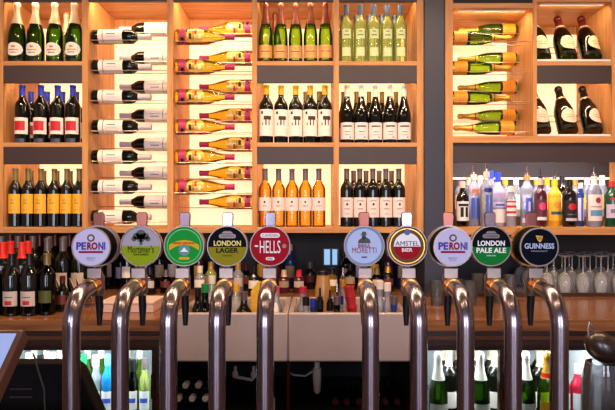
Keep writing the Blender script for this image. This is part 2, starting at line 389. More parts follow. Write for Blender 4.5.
# column 1
b = make_bottle('champagne_bottle', P_CHAM, GREEND, CREAM, .20, [(.030,.098,62,PAPER,dict(oval=True, prints=[(.058,.064,30,GOLDP),(.045,.049,22,DKP),(.072,.082,12,GOLDP)])), (.002,.014,75,BLACKF,dict(name='base_band'))])
row(b, X([17.7, 35.5, 55, 75], YF), YF, S1, 'champagne with white oval label and cream foil, # of four, topmost left shelf', 'bottle', 'champagne bottles, top left shelf')
o = dup(b); o.location = (PX(67, YR), YR, S1+.0008); tag(o, 'green champagne bottle half hidden behind the four cream foiled ones', 'bottle')
b = make_bottle('red_wine_bottle', P_BORD, DARKG, BLUEF, .245, [(.045,.130,68,PAPER,dict(prints=[(.063,.112,44,REDL)])), (.003,.022,40,mat('blue_grey_reflection_band','#3c4258',.4),dict(name='foot_label_or_reflection'))])  # blue-grey band at the foot is a reflection painted onto the glass
row(b, X([23, 41.5, 57.8, 73.3], YF), YF, S2, 'wine bottle with blue foil and red square label, # of front four', 'bottle', 'blue capped red wines, front rank')
row(b, X([31, 47, 62, 76], YR), YR, S2, 'dark wine bottle behind the blue foiled rank, # of rear four', 'bottle', 'blue capped red wines, rear rank', first=False)
o1 = [c for c in b.children]
b = make_bottle('red_wine_bottle', slim(P_BORD, .90), DARKG, OLIVEF, .238, [(.068,.168,66,YELL,dict(prints=[(.135,.139,22,GOLDP),(.12,.123,16,DKP),(.085,.088,26,GOLDP)]))])
row(b, X([15.9, 28.7, 41.5, 54.3, 67, 79.7], YF), YF, S3, 'dark wine bottle with big yellow orange label, # of the front six', 'bottle', 'yellow labelled wines, front rank')
row(b, X([31, 44, 57, 70, 83.5], YR), YR, S3, 'dark wine bottle behind the yellow labelled rank, # of rear five', 'bottle', 'yellow labelled wines, rear rank', first=False)
# column 4
b = make_bottle('champagne_bottle', slim(P_CHAM, .85), GREENC, ROSEF, .20, [(.022,.088,66,SALM,dict(prints=[(.052,.056,34,DKP),(.038,.042,28,GOLDP),(.066,.074,12,GOLDP)])), (.002,.012,75,BLACKF,dict(name='base_band'))])
row(b, X([265.8, 280.7, 295.6, 310.5, 325.4], YF), YF, S1, 'green champagne bottle with copper foil and salmon label, # of the front five', 'bottle', 'copper foiled champagnes')
o = dup(b); o.location = (PX(275, YR), YR, S1+.0008); tag(o, 'champagne bottle with copper foil standing behind the front five, only its neck showing', 'bottle')
b = make_bottle('red_wine_bottle', P_BORD, DARKG, YELF, .252, [(.035,.172,72,PAPER,dict(prints=[(.118,.138,30,DKP,14),(.09,.12,5,DKP,2),(.09,.12,4,DKP,26),(.148,.162,9,DKP,-30),(.09,.104,5,GOLDP,-24)]))])
row(b, X([266.4, 281, 295.6, 310.2, 324.9], YF), YF, S2, 'yellow capped wine, tall white label with dark beast, # of front five', 'bottle', 'yellow capped wines with tall white labels')
b2 = make_bottle('red_wine_bottle', P_BORD, DARKW, DARKW and OLIVEF, .25, [(.05,.15,60,PAPER)])
row(b2, X([306, 319.5], YR), YR, S2, 'plain dark wine bottle standing behind the yellow capped wines, # of two', 'bottle', 'wines behind the yellow capped rank')
b = make_bottle('rose_wine_bottle', slim(P_BORD, .93), ROSE, GREYF, .24, [(.082,.150,70,PINKL,dict(prints=[(.122,.132,7,DKP),(.105,.108,20,DKP)]))])
row(b, X([265.2, 278.6, 292, 305.4, 318.8], YF), YF, S3, 'orange rose wine bottle with grey capsule and pale label, # of five', 'bottle', 'orange rose wines')
# column 5
b = make_bottle('white_wine_bottle', slim(P_BORD, .92), PALEG, STEELB, .248, [(.12,.17,40,mat('pale_etched_label','#dce4a8',.5),dict(prints=[(.135,.142,22,mat('green_print','#7c9a48',.5)),(.154,.16,14,mat('green_print','#7c9a48',.5))])), (.03,.075,38,mat('pale_etched_label','#dce4a8',.5),dict(name='lower_label'))])
row(b, X([346.3, 360, 373.5, 387, 400], YF), YF, S1, 'pale green wine bottle with slate blue cap, # of front five', 'bottle', 'pale green wines, front rank')
row(b, X([343.5, 356.3, 369.1, 381.9, 394.7], YR), YR, S1, 'pale green wine bottle behind the slate capped rank, # of rear five', 'bottle', 'pale green wines, rear rank', first=False)
b = make_bottle('red_wine_bottle', slim(P_BURG, .88), DARKG, WHITEF, .242, [(.018,.105,72,PINKL,dict(prints=[(.082,.089,38,DKP),(.055,.058,22,DKP),(.04,.042,22,DKP),(.026,.032,6,REDL,22)]))])
row(b, X([347, 361.2, 375.4, 389.6, 403.8], YF), YF, S2, 'sloping dark wine bottle, white capsule, pale label, # of front five', 'bottle', 'white capped wines, front rank')
b2 = make_bottle('red_wine_bottle', slim(P_BURG, .8), DARKW, OLIVEF, .24, [(.02,.10,60,PAPER)])
row(b2, X([343.5, 356.5, 369, 382, 396], YR), YR, S2, 'dark wine bottle behind the white capped wines, # of the rear five', 'bottle', 'wines behind the white capped rank')
b = make_bottle('red_wine_bottle', slim(P_BORD, .9), DARKG, GREYF, .245, [(.048,.150,70,PINKL,dict(prints=[(.108,.122,10,DKP,0,1),(.09,.093,24,DKP),(.065,.067,18,DKP),(.131,.134,28,DKP)]))])
row(b, X([346.7, 359.7, 372.7, 385.7, 398.7], YF), YF, S3, 'dark wine bottle with tall pale crested label, # of front five', 'bottle', 'grey capped wines, front rank')
row(b, X([353.5, 366, 379, 391.5], YR), YR, S3, 'dark wine bottle behind the grey capped front rank, # of the rear four', 'bottle', 'grey capped wines, rear rank', first=False)

# ------------------------------------------------------------------ lying bottles on wire racks
def rack(label, x0, x1, levels, y_mid, group=None):
    t = thing('bottle_rack', label, 'rack', ((x0+x1)/2, y_mid, levels[0][0]), group)
    for (z, r, dy) in levels:
        rr = .0022; a = math.asin(.032/(r+rr+.0017)); dz = (r+rr+.0017)*math.cos(a)
        for s in (-1, 1):
            MB().tube([(x0-t.location.x, dy-y_mid+s*.032, z-dz-t.location.z), (x1-t.location.x, dy-y_mid+s*.032, z-dz-t.location.z)], rr, 8).build('rod', ROD, t)
    return t
R90 = R(90)
YA, YC = 2.91, 3.04
x2a, x2b = PXs(88)+.0005, PXs(167)-.0005
zf = [1.4292+.1558*k for k in range(7)]; zr = [1.510+.1558*k for k in range(7)]
rack('steel wire rack of paired rods holding the dark bottles with white labels', x2a, x2b, [(z, .037, YA) for z in zf]+[(z, .037, YC) for z in zr], (YA+YC)/2)
b = make_bottle('red_wine_bottle', P_BORD, DARKG, mat('pale_mauve_foil', '#cfc0c0', .4), .235, [(.035,.160,75,PAPER,dict(prints=[(.058,.061,60,DKP),(.075,.13,3,LILL,10),(.08,.125,3,DKP,-12)]))])
zs = zf
for i, z in enumerate(zf):
    o = b if i == 0 else dup(b)
    o.location = (x2a+.003+.002*(i%2), YA, z); o.rotation_euler = (0, R90, 0)
    tag(o, 'white labelled wine lying neck right, %s of seven in second column' % vordw(i, 7), 'bottle', 'white labelled wines lying neck right')
for i, z in enumerate(zr):
    o = dup(b); o.location = (x2b-.003, YC, z); o.rotation_euler = (0, -R90, 0)
    tag(o, 'white labelled wine lying neck left, %s of seven in second column' % vordw(i, 7), 'bottle', 'white labelled wines lying neck left')
x3a, x3b = PXs(173)+.0005, PXs(252)-.0005
rack('steel wire rack of paired rods holding the golden wines with magenta capsules', x3a, x3b, [(z, .041, YA) for z in zf[1:]]+[(z, .041, YC) for z in zr], (YA+YC)/2)
b = make_bottle('white_wine_bottle', P_BURG, GOLDG, PINKF, .252, [(.020,.052,70,PINKF,dict(name='base_label',prints=[(.030,.044,22,BLACKF,40)])), (.060,.150,58,mat('gold_label','#e8bc58',.35,.3),dict(oval=True, prints=[(.100,.112,20,REDL,-22),(.07,.085,20,DKP,10),(.118,.135,20,mat('pale_gold_print','#ffe8a0',.4),10,1),(.088,.098,30,GOLDP)]))], neck=1)
n = 0
for i, z in enumerate(zf[1:]):
    o = b if i == 0 else dup(b)
    o.location = (x3a+.004, YA, z); o.rotation_euler = (0, R90, 0)
    tag(o, 'golden wine lying with magenta neck right, %s of six in third column' % vordw(i, 6), 'bottle', 'golden wines lying neck right')
for i, z in enumerate(zr):
    o = dup(b); o.location = (x3b-.004, YC, z); o.rotation_euler = (0, -R90, 0)
    tag(o, 'golden wine lying with magenta neck left, %s of seven in third column' % vordw(i, 7), 'bottle', 'golden wines lying neck left')
# column 6 champagne
x6a, x6b = PXs(453)+.0005, PXs(533)-.0005
zc6 = [1.893+.1558*k for k in range(4)]; zr6 = [1.978+.1558*k for k in range(4)]
rack('steel wire rack of paired rods holding the green champagnes with orange labels', x6a, x6b, [(z, .037, 2.92) for z in zc6]+[(z, .037, 3.06) for z in zr6], 2.99)
b = make_bottle('champagne_bottle', slim(P_CHAM, .83), GREENC, GOLDF, .21, [(.012,.080,80,ORANGEL,dict(prints=[(.040,.043,40,GOLDP),(.055,.058,30,GOLDP)])), (.081,.094,80,BLACKF,dict(name='dark_band')), (.222,.226,80,BLACKF,dict(name='neck_band'))])
for i, z in enumerate(zc6):
    o = b if i == 0 else dup(b)
    if i == 0: o.location = (1.055, 2.92, z); o.rotation_euler = (0, -R90, 0)
    else: o.location = (x6a+.004, 2.92, z); o.rotation_euler = (0, R90, 0)
    tag(o, 'orange labelled champagne lying neck left, bottommost and nearest in its rack' if i == 0 else
        'orange labelled champagne lying neck right, %s of three in its rack' % ['', 'lowest', 'middle', 'topmost'][i], 'bottle', 'orange labelled champagnes in the rack')
for i, z in enumerate(zr6):
    o = dup(b); o.location = (x6b-.012, 3.06, z); o.rotation_euler = (0, -R90, 0)
    tag(o, 'orange labelled champagne lying deeper, neck left, %s of four' % vordw(i, 4), 'bottle', 'orange labelled champagnes in the rack, rear')
# column 7 leaning magnums
TL = R(25)
for (S, xs, tint, foil, lab, nm) in ((S1R, (1.199, 1.334, 1.462), glass('blackish_green_glass', '#50682c', '#0c1406', .04, '#182810'), DKRED, mat('cream_oval_label', '#f4dcb0', .5), 'upper'), (S2R, (1.199, 1.338, 1.468), DARKG, BLACKF, mat('pink_oval_label', '#f0c4b0', .5), 'lower')):
    for i, x in enumerate(xs):
        md = (0, 8, 24)[i]
        o = make_bottle('champagne_bottle', P_MAG, tint, foil, .192, [(.036,.124,52,lab,dict(oval=True, mid=md, prints=[(.083,.086,30,GOLDP,md),(.068,.071,22,DKP,md)])), (.205,.213,80,CREAM,dict(name='neck_ring')), (.006,.026,70,BLACKF,dict(name='foot_band'))])
        o.location = (x, 2.925, S + .0502*math.sin(TL)+.0025); o.rotation_euler = (-TL, 0, 0)
        tag(o, 'champagne with pale oval label leaning back, %s of three, %s shelf' % (['leftmost', 'middle', 'rightmost'][i], nm), 'bottle', 'leaning champagnes, %s shelf' % nm)
    t = thing('display_stand', 'low wire display stand propping up leaning champagnes on the %s shelf' % nm, 'stand', (1.33, 3.0, S), 'display stands')
    xa, xb = PXs(537)-1.33+.004, PXs(612)-1.33-.004
    MB().box(xa, xb, -.146, -.142, .0006, .010).build('front_rail', WHITE, t, False)
    for (yy, zz) in ((.130, .150), (.115, .115)):
        MB().tube([(xa, yy, zz), (xb, yy, zz)], .0025, 8).build('rear_rod', GREYF, t)
    for xx in (xa+.004, xb-.004):
        MB().tube([(xx, -.139, .005), (xx, .118, .005), (xx, .130, .152)], .0025, 8).build('side_wire', GREYF, t)

# ------------------------------------------------------------------ spirits on the lower right shelf
def sp(px, Y, z, prof, gm, capm, zc, labels, label, group=None, cat='bottle', name='spirit_bottle', pour=False, rz=0):
    b = make_bottle(name, prof, gm, capm, zc, labels, cap_name='cap', pourer=pour)
    b.location = (PX(px, Y), Y, z+.0008); b.rotation_euler = (0, 0, R(rz)); tag(b, label, cat, group); return b
YSP = 2.90; YS2 = 2.965; ZS = S3R
MAROON = mat('maroon_liquor', '#4a1c26', .08, coat=.3); YELB = mat('golden_rum', '#d8a020', .12, coat=.3); BLKB = mat('black_liquor_bottle', '#140c10', .08)
GRNB = mat('green_gin_glass', '#0e4a30', .08, coat=.3)
PEACH = mat('peach_cap', '#f0c4a8', .4); BLUEC = mat('royal_blue_cap', '#1c38d0', .3)
sp(462.5, YSP, ZS, spirit(.032, .235), DARKG, WHITEF, .2, [(.03,.13,78,WHITE,dict(prints=[(.05,.10,14,BLKM,-18),(.05,.10,14,BLKM,26),(.105,.118,50,BLKM)]))], 'squat spirit bottle with black and white label, leftmost beside the oak upright')
sp(473.5, YS2, ZS, spirit(.036, .275, .68), CLEARG, PEACH, .248, [(.04,.15,16,BLUEP,dict(mid=-18)), (.04,.15,12,BLUEP,dict(mid=22, name='blue_stripe')), (.172,.197,36,mat('orange_seal','#e86c28',.4),dict(oval=True, name='seal'))], 'clear vodka bottle with blue stripes and an orange round seal', pour=STEEL)
sp(486.5, YSP, ZS, spirit(.033, .285, .68), CLEARG, PEACH, .255, [(.02,.165,12,BLUEP,dict(mid=-10)), (.02,.165,12,BLUEP,dict(mid=24, name='blue_stripe')), (.176,.200,40,mat('navy_seal','#1a2490',.4),dict(oval=True, name='seal'))], 'clear vodka bottle with blue stripes and a dark blue round seal', pour=STEEL)
sp(498, YS2, ZS, spirit(.040, .285, .60), LILG, BLUEC, .235, [(.10,.128,60,LILL,dict(prints=[(.108,.118,36,BLUEP)])), (.02,.09,60,PINKL)], 'frosted lilac spirit bottle with royal blue cap')
sp(491, 3.04, ZS, spirit(.030, .30, .68), CLEARG, BLUEC, .255, [(.06,.14,50,LILL)], 'slim clear bottle with royal blue cap just behind the frosted lilac one')
sp(511, 2.91, ZS, spirit(.026, .21, .66), CLEARG, WHITEF, .18, [(.055,.14,70,WHITE,dict(prints=[(.068,.080,70,REDL),(.098,.110,70,REDL),(.125,.133,70,REDL)]))], 'small bottle with red and white striped label')
sp(527, YS2, ZS, spirit(.035, .27, .70), CLEARG, GOLDF, .245, [(.06,.15,30,BLUEP,dict(prints=[(.08,.13,8,LILL)])), (.02,.045,60,LILL,dict(name='foot_label_or_reflection'))], 'clear spirit bottle with blue label and gold cap', pour=STEEL)
sp(540.5, YSP, ZS, spirit(.031, .25, .66), MAROON, CREAM, .215, [(.03,.14,72,mat('plum_label','#5c2434',.5),dict(prints=[(.085,.125,34,PINKP,0,1),(.034,.05,50,WHITE)]))], 'maroon spirit bottle with pink emblem on its label', pour=BLKM)
sp(554.5, YS2, ZS, spirit(.034, .25, .66), YELB, YELF, .215, [(.03,.15,74,YELL,dict(prints=[(.095,.13,32,ORANGEL,0,1),(.062,.078,50,mat('teal_print','#2c5468',.5))]))], 'golden rum bottle with yellow label', pour=STEEL)
sp(569.5, YSP, ZS, spirit(.036, .245, .66), BLKB, BLACKF, .215, [(.03,.135,74,BLKM,dict(prints=[(.085,.12,34,REDL,0,1),(.03,.044,50,LILL),(.06,.066,40,GREYF)]))], 'black spirit bottle with red emblem on its label')
sp(580.5, YS2, ZS, spirit(.017, .23, .7, .011), BLUEG, LILL, .2, [(.03,.15,70,LILL,dict(prints=[(.03,.15,14,BLUEP)]))], 'slim blue and lilac bottle between the black and white labelled ones')
sp(594, YSP, ZS, spirit(.037, .26, .68), CLEARG, WHITEF, .215, [(.03,.165,72,PINKL,dict(prints=[(.12,.15,22,mat('dark_red_seal','#a82c44',.4),6,1),(.055,.085,50,mat('sky_blue_print','#5c94c0',.5)),(.1,.104,50,GREYF)]))], 'clear bottle with white label, red round seal and blue band', pour=STEEL)
sp(612, YSP, ZS, spirit(.038, .235, .66), GRNB, REDL, .205, [(.045,.115,70,LILL,dict(prints=[(.07,.09,36,GREYF)])), (.135,.15,40,REDL,dict(name='red_badge'))], 'dark green gin bottle with pale label at the right end of the shelf')
rear = [(459, CLEARG, GREYF), (469, CLEARG, PEACH), (480, CLEARG, PEACH), (505, WINEG, YELF), (516, WINEG, WHITEF), (526, DARKW, BLACKF), (536.5, CLEARG, YELF), (547, CLEARG, YELF), (562, DARKW, BLACKF), (575, WINEG, GOLDF), (587, CLEARG, LILL), (602, CLEARG, PINKL)]
desc = ['grey', 'peach', 'peach', 'yellow', 'white', 'black', 'yellow', 'yellow', 'black', 'gold', 'lilac', 'pale pink']
for i, (px, g, c) in enumerate(rear):
    lab = [PAPER, LILL, YELL, SALM][i % 4]
    sp(px, 3.13, ZS+.051, spirit(.026, .205+.012*(i % 3), .66), g, c, .175, [(.04,.12,60,lab)], 'bottle with %s cap on rear step of spirits shelf, %s of twelve' % (desc[i], ordw(i, 12)), 'bottles on the rear spirits step')

# ------------------------------------------------------------------ worktop, sinks, cabinets
ZW = 1.03; YW = 2.20; ZT = ZW-.045
SX0, SXM, SX1 = PX(174, 2.15), PX(288, 2.15), PX(410, 2.15)
SK0, SK1 = 2.15, 2.57
t = thing('back_counter_worktop', 'long polished brown wooden worktop running along the back wall around the two sinks', 'worktop', (0, 2.7, ZT))
q = MB()
q.box(-2.29, SX0-.004, YW-2.7, .599, 0, .045); q.box(SX1+.004, 2.29, YW-2.7, .599, 0, .045); q.box(SX0-.004, SX1+.004, SK1+.004-2.7, .599, 0, .045)
q.build('wood_surface', TOPW, t, False, .002)
ZR = 1.066
def sink(x0, x1, label):
    h = .188; T = .022; wd = (x1-x0)/2
    s = thing('ceramic_sink', label, 'sink', ((x0+x1)/2, (SK0+SK1)/2, ZR-h), 'ceramic sinks')
    bm = bmesh.new(); d = (SK1-SK0)/2
    def ringv(ix, z): return [bm.verts.new(p) for p in ((-wd+ix,-d+ix,z),(wd-ix,-d+ix,z),(wd-ix,d-ix,z),(-wd+ix,d-ix,z))]
    rs = [ringv(0, 0), ringv(0, h), ringv(T, h), ringv(T, T)]
    bm.faces.new(rs[0][::-1]); bm.faces.new(rs[3])
    for a, b in zip(rs, rs[1:]):
        for k in range(4): bm.faces.new((a[k], a[(k+1)%4], b[(k+1)%4], b[k]))
    m = MB(); m.bm.free(); m.bm = bm; o = m.build('basin', CERAM, s, True, .007)
    o.modifiers['bevel'].segments = 3
    MB().lathe([(0,-.002),(.03,-.002),(.03,.0002),(0,.0003)], 16, at=(0, .05, T)).build('drain', STEEL, s)
    return s
sink(SX0, SXM-.001, 'white ceramic trough sink filled with bar things, the left one of the pair')
sink(SXM+.001, SX1, 'white ceramic trough sink filled with bottles, the right one of the pair')
SINKF = ZR-.188+.022
# base cabinet carcass: dark frame with openings
cab = thing('back_bar_cabinet', 'dark brown wooden base cabinet below the back worktop with fridge openings', 'cabinet', (0, 2.6, 0))
YCB = 2.245
def cb(name, x0, x1, y0, y1, z0, z1, m=DKW, bevel=.002): bx(name, x0, x1, y0-2.6, y1-2.6, z0, z1, m, cab, bevel)
G = lambda p: PX(p, 2.25)
ZF = PZ(347, 2.25)
cb('top_rail', -2.28, SX0-.006, YCB-.015, YCB+.03, ZF+.005, ZT-.001)
cb('top_rail', SX1+.006, 2.28, YCB-.015, YCB+.03, ZF+.005, ZT-.001)
cb('rail_moulding', -2.28, SX0-.006, YCB-.028, YCB-.0155, PZ(340, 2.22), PZ(336, 2.22), mat('moulding_brown', '#6a3e28', .35))
cb('rail_moulding', SX1+.006, 2.28, YCB-.028, YCB-.0155, PZ(340, 2.22), PZ(336, 2.22), mat('moulding_brown', '#6a3e28', .35))
cb('side_panel', -2.28, G(-30)-.001, YCB, 3.28, .1, ZF)
cb('side_panel', G(156), G(160), YCB, 3.28, .1, ZF+.004)
cb('side_panel', G(411), G(419), YCB, 3.28, .1, ZF+.004)
cb('side_panel', G(612)+.001, 2.28, YCB, 3.28, .1, ZF)
cb('plinth', -2.28, 2.28, YCB+.05, 3.28, 0, .1, BLKM)
cb('back_panel', G(160), G(411), 2.85, 2.87, .1, ZT-.12, BLKM)
cb('sink_shelf', G(160), G(411), 2.30, 2.849, .60, .62, BLKM)
FRW = mat('fridge_white', '#e8eef0', .4); LEDW = mat('fridge_led', '#f0f8ff', .5, emit='#eaf4ff', estr=9)
def fridge(x0, x1, label, doors, led=LEDW):
    s = thing('bottle_fridge', label, 'fridge', ((x0+x1)/2, 2.6, .101), 'back bar bottle fridges')
    cx = s.location.x; h = ZF-.101-.001
    def p(name, a, b, c, d, e, f, m, bevel=.001): return bx(name, a-cx, b-cx, c-2.6, d-2.6, e-.101, f-.101, m, s, bevel)
    p('side_liner', x0, x0+.01, 2.30, 2.95, .101, ZF-.002, FRW); p('side_liner', x1-.01, x1, 2.30, 2.95, .101, ZF-.002, FRW)
    p('rear_liner', x0+.01, x1-.01, 2.93, 2.95, .101, ZF-.002, FRW); p('roof_liner', x0+.01, x1-.01, 2.30, 2.93, ZF-.022, ZF-.002, FRW)
    p('floor_liner', x0+.01, x1-.01, 2.30, 2.93, .101, .12, FRW)
    p('led_or_added_strip', x0+.03, x1-.03, 2.34, 2.36, ZF-.030, ZF-.0225, led, 0)
    p('wire_shelf', x0+.011, x1-.011, 2.32, 2.92, .548, .555, SATIN)
    light('fridge_lamp', 'AREA', (cx, 2.36, ZF-.034), 5.0, (.88, .95, 1.0), x1-x0-.08, .03, (R(20), 0, 0))
    for (a, b) in doors:
        d = MB(); T = .016
        for (u, v, c, e) in ((a, a+T, .11, ZF-.003), (b-T, b, .11, ZF-.003), (a+T, b-T, ZF-.017, ZF-.003), (a+T, b-T, .11, .14)):
            d.box(u-cx, v-cx, 2.262-2.6, 2.294-2.6, c-.101, e-.101)
        dd = d.build('door', DKW, s, False, .0015)
        bx('door_pane', a+T-cx, b-T-cx, 2.276-2.6, 2.280-2.6, .14-.101, ZF-.017-.101, CLEARP, dd, 0)
        hd = MB().tube([(b-.008-cx, 2.262-2.6, .60), (b-.008-cx, 2.235-2.6, .61), (b-.008-cx, 2.235-2.6, .70), (b-.008-cx, 2.262-2.6, .71)], .004, 8)
        hd.build('handle', STEEL, dd)
    return s
fridge(G(-30), G(155), 'glass fronted bottle fridge below the worktop at left with green and blue lit drinks', [(G(-30)+.001, G(155)-.001)])
fridge(G(421), G(612), 'glass fronted bottle fridge below the worktop at right full of dark and green bottles', [(G(421), G(505)-.001), (G(505)+.001, G(612)-.001)])
# fridge bottles
ZB = .5555
FY = 2.42
FG = lambda p, Y=FY: PX(p, Y)
b = make_bottle('sparkling_wine_bottle', [(r*.92, z*.97) for r, z in P_CHAM], GREEND, WHITEF, .195, [(.03,.10,66,PAPER,dict(prints=[(.06,.065,30,GOLDP)]))])
row(b, [PX(p, 2.36) for p in (438, 480, 526)], 2.36, ZB, 'green bottle with white foil, # of three fronting the green bottle fridge', 'bottle', 'white foiled bottles in the right fridge')
b = make_bottle('red_wine_bottle', [(r, z*.97) for r, z in P_BORD], DARKG, CREAM, .225, [(.05,.12,66,PAPER)])
row(b, [PX(p, 2.45) for p in (449, 467, 495, 517, 540)], 2.455, ZB, 'dark bottle with cream capsule in right fridge, # of front five', 'bottle', 'cream capped bottles in the right fridge')
row(b, [PX(p, 2.56) for p in (443, 459, 475, 491, 507, 523, 539)], 2.56, ZB, 'dark bottle in second rank of right fridge, # of seven', 'bottle', 'second rank bottles in the right fridge', first=False)
b = make_bottle('sparkling_wine_bottle', [(r*.92, z*.98) for r, z in P_CHAM], GREENC, GOLDF, .2, [(.03,.11,66,YELL), (.205,.225,85,REDC,dict(name='red_neck_band'))])
row(b, [PX(p, 2.36) for p in (547,)], 2.36, ZB, 'light green sparkling bottle with red neck band inside the fridge', 'bottle', None)
b = make_bottle('soft_drink_bottle', spirit(.03, .24, .6), mat('red_drink', '#b8203c', .2, coat=.4), WHITEF, .2, [(.05,.12,60,WHITE)])
row(b, [PX(p, 2.42) for p in (563, 578)], 2.42, ZB, 'red drink bottle with white cap at the fridge end, # of two', 'bottle', 'red drink bottles in the fridge')
FRL = [(29, mat('grey_white_bottle','#d8dce0',.3,coat=.3), WHITEF, .29, 'white'), (40.5, DARKG, BLACKF, .28, 'dark'), (52, CLEARG, WHITEF, .29, 'clear'), (63.5, mat('pale_grey_bottle','#b0c0cc',.3,coat=.3), LILL, .285, 'pale grey'),
       (84, mat('lime_drink','#1c9a50',.2,coat=.4), mat('green_cap','#1c8a48',.3), .285, 'green'), (96, CLEARG, WHITEF, .28, 'clear'), (108, mat('blue_drink','#1878b8',.15,coat=.5), mat('pale_blue_cap','#58a8e0',.3), .285, 'blue'), (121, DARKG, BLACKF, .27, 'dark'), (133, DARKW, BLACKF, .26, 'dark green'), (145, PALEG, GREYF, .27, 'pale green')]
for i, (px, g, c, h, nm) in enumerate(FRL):
    sp(px, FY, ZB, spirit(.024 if i != 6 else .027, h, .62, .013), g, c, h-.05, [(.05,.13,60,[WHITE, LILL, PAPER][i % 3], dict(prints=[(.08,.1,40,BLUEP if i > 4 else GREYF)]))], '%s drink bottle in front rank of left fridge, %s of ten' % (nm, ordw(i, 10)), 'front rank drinks in the left fridge')
b = make_bottle('drink_bottle', spirit(.026, .27, .62, .013), GREENC, WHITEF, .23, [(.05,.12,60,mat('lime_label','#8cd020',.4))])
row(b, [PX(p, 2.56) for p in (34, 47, 60, 73, 88, 101, 114, 127, 140)], 2.56, ZB, 'green drink bottle with lime label in left fridge, # of nine behind', 'bottle', 'second rank drinks in the left fridge')
# plumbing and stored bottles below the sinks
t = thing('storage_rack', 'black wire rack holding lying bottles in the dark space under the left sink', 'rack', (PX(194, 2.4), 2.45, .6205))
for z in (.6805, .7355):
    for yy in (-.08, .08):
        MB().tube([(-.09, yy, z-.6205-.0278), (.09, yy, z-.6205-.0278)], .003, 8).build('rod', BLKM, t)
for xx in (-.09, .09):
    for yy in (-.08, .08): MB().tube([(xx, yy, 0), (xx, yy, .16)], .003, 8).build('post', BLKM, t)
b = make_bottle('stored_bottle', spirit(.024, .24, .6, .0125), DARKG, WHITEF, .21, [], cap_name='screw_cap')
for i, (px, z) in enumerate(((187, .7355), (199.5, .7355), (180, .6805), (193.5, .6805), (206.5, .6805))):
    o = b if i == 0 else dup(b); o.location = (PX(px, 2.35)+.004*0, 2.56, z); o.rotation_euler = (R90, 0, 0)
    tag(o, 'white capped bottle lying under the sink, %s' % ['left of upper two', 'right of upper two', 'left of lower three', 'middle of lower three', 'right of lower three'][i], 'bottle', 'stored bottles under the left sink')
b = make_bottle('stored_bottle', spirit(.024, .24, .6, .0125), DARKG, mat('dark_wine_red_cap', '#5c1c24', .4), .21, [], cap_name='screw_cap')
xs = (335, 346.5, 359, 385, 397)
for i, px in enumerate(xs):
    o = b if i == 0 else dup(b); o.location = (PX(px, 2.40), 2.62, .6205+.0245); o.rotation_euler = (R90, 0, 0)
    tag(o, 'dark red capped bottle lying under the sink, %s of five' % ordw(i, 5), 'bottle', 'stored bottles under the right sink')
YP = 2.33
t = thing('water_valve', 'pair of white plastic water valves joined by a pipe under the left sink', 'valve', (PX(245, YP), YP, PZ(377, YP)))
q = MB(); q.tube([(-.04, 0, .045), (-.04, 0, .01), (-.035, 0, 0), (.03, 0, -.012), (.038, 0, .0), (.036, 0, .045)], .007, 10); q.build('pipe', mat('pale_plastic', '#b0a8a4', .4), t)
for xx in (-.04, .037):
    MB().lathe([(0,-.012),(.011,-.012),(.013,0),(.011,.012),(0,.012)], 12, at=(xx, -.004, .012)).build('valve_knob', mat('pale_plastic', '#b0a8a4', .4), t)
tag(MB().tube([(PX(288.5, YP), YP, PZ(363, YP)+.003), (PX(288.5, YP), YP, .6215)], .008, 12).build('copper_pipe', COPPER), 'upright copper pipe dropping from the joint between the two sinks', 'pipe')
t = thing('waste_trap', 'white plastic waste trap hanging below the right sink', 'pipe', (PX(317, 2.36), 2.36, PZ(363, 2.36)))
MB().lathe([(0,.006),(.012,.006),(.012,-.02),(.018,-.022),(.018,-.07),(.014,-.12),(.008,-.128),(0,-.128)], 16).build('trap_body', mat('trap_white', '#c8b8b0', .4), t)
MB().tube([(-.01, 0, -.03), (-.05, .0, -.055), (-.10, .0, -.05), (-.115, .02, -.045)], .004, 8).build('hose', mat('pale_plastic', '#b0a8a4', .4), t)
tag(MB().tube([(PX(263, 2.4), 2.4, .80), (PX(266, 2.4), 2.4, .76), (PX(265, 2.4), 2.4, .6215)], .006, 8).build('black_hose', BLK), 'thin black hose in the dark space below the left sink', 'hose')
sp(272, 2.36, .6205, spirit(.013, .075, .6, .008), WHITE, GREYF, .06, [], 'tiny white bottle standing on the dark shelf left of the copper pipe', name='small_bottle')

# ------------------------------------------------------------------ things in the sinks
def pourbottle(px, Y, ptop, gm, capm, lab, label, r=.034, z=SINKF, pour=STEEL, name='spirit_bottle'):
    top = PZ(ptop, Y); h = top - z - (.05 if pour else 0)
    return sp(px, Y, z+.0006, spirit(r, h, .6), gm, capm, h-.035, [(h*.2, h*.5, 60, lab)], label, None, name=name, pour=pour)
pourbottle(198, 2.34, 288, DARKG, BLACKF, PAPER, 'black capped bottle in the left sink behind the third tap', r=.025, pour=None)
pourbottle(205, 2.245, 284, DARKW, mat('green_cap', '#1c8a48', .3), YELL, 'bottle with green cap in the left sink behind the third tap', r=.025, pour=None)
pourbottle(212, 2.43, 276, WINEG, WHITEF, PAPER, 'clear bottle with white cap in the left sink between third and fourth taps', pour=None)
pourbottle(236, 2.44, 284, WINEG, YELF, PAPER, 'clear bottle with yellow cap in the left sink right of the fourth tap', pour=None)
pourbottle(244, 2.30, 292, DARKG, GREYF, YELL, 'dark bottle with grey cap in the left sink beside the yellow carton', pour=None)
t = thing('juice_carton', 'bright yellow juice carton standing in the left sink beside the fifth tap', 'carton', (PX(256.5, 2.36), 2.36, SINKF+.001))
bx('carton_body', -.022, .022, -.022, .022, 0, PZ(291, 2.36)-SINKF, mat('yellow_carton', '#e8a818', .45), t, .002)
MB().prism([(-.022, PZ(291, 2.36)-SINKF+.0003), (.022, PZ(291, 2.36)-SINKF+.0003), (.018, PZ(282, 2.36)-SINKF), (.006, PZ(282, 2.36)-SINKF)], -.02, .02).build('carton_top', YELF, t, False, .001)
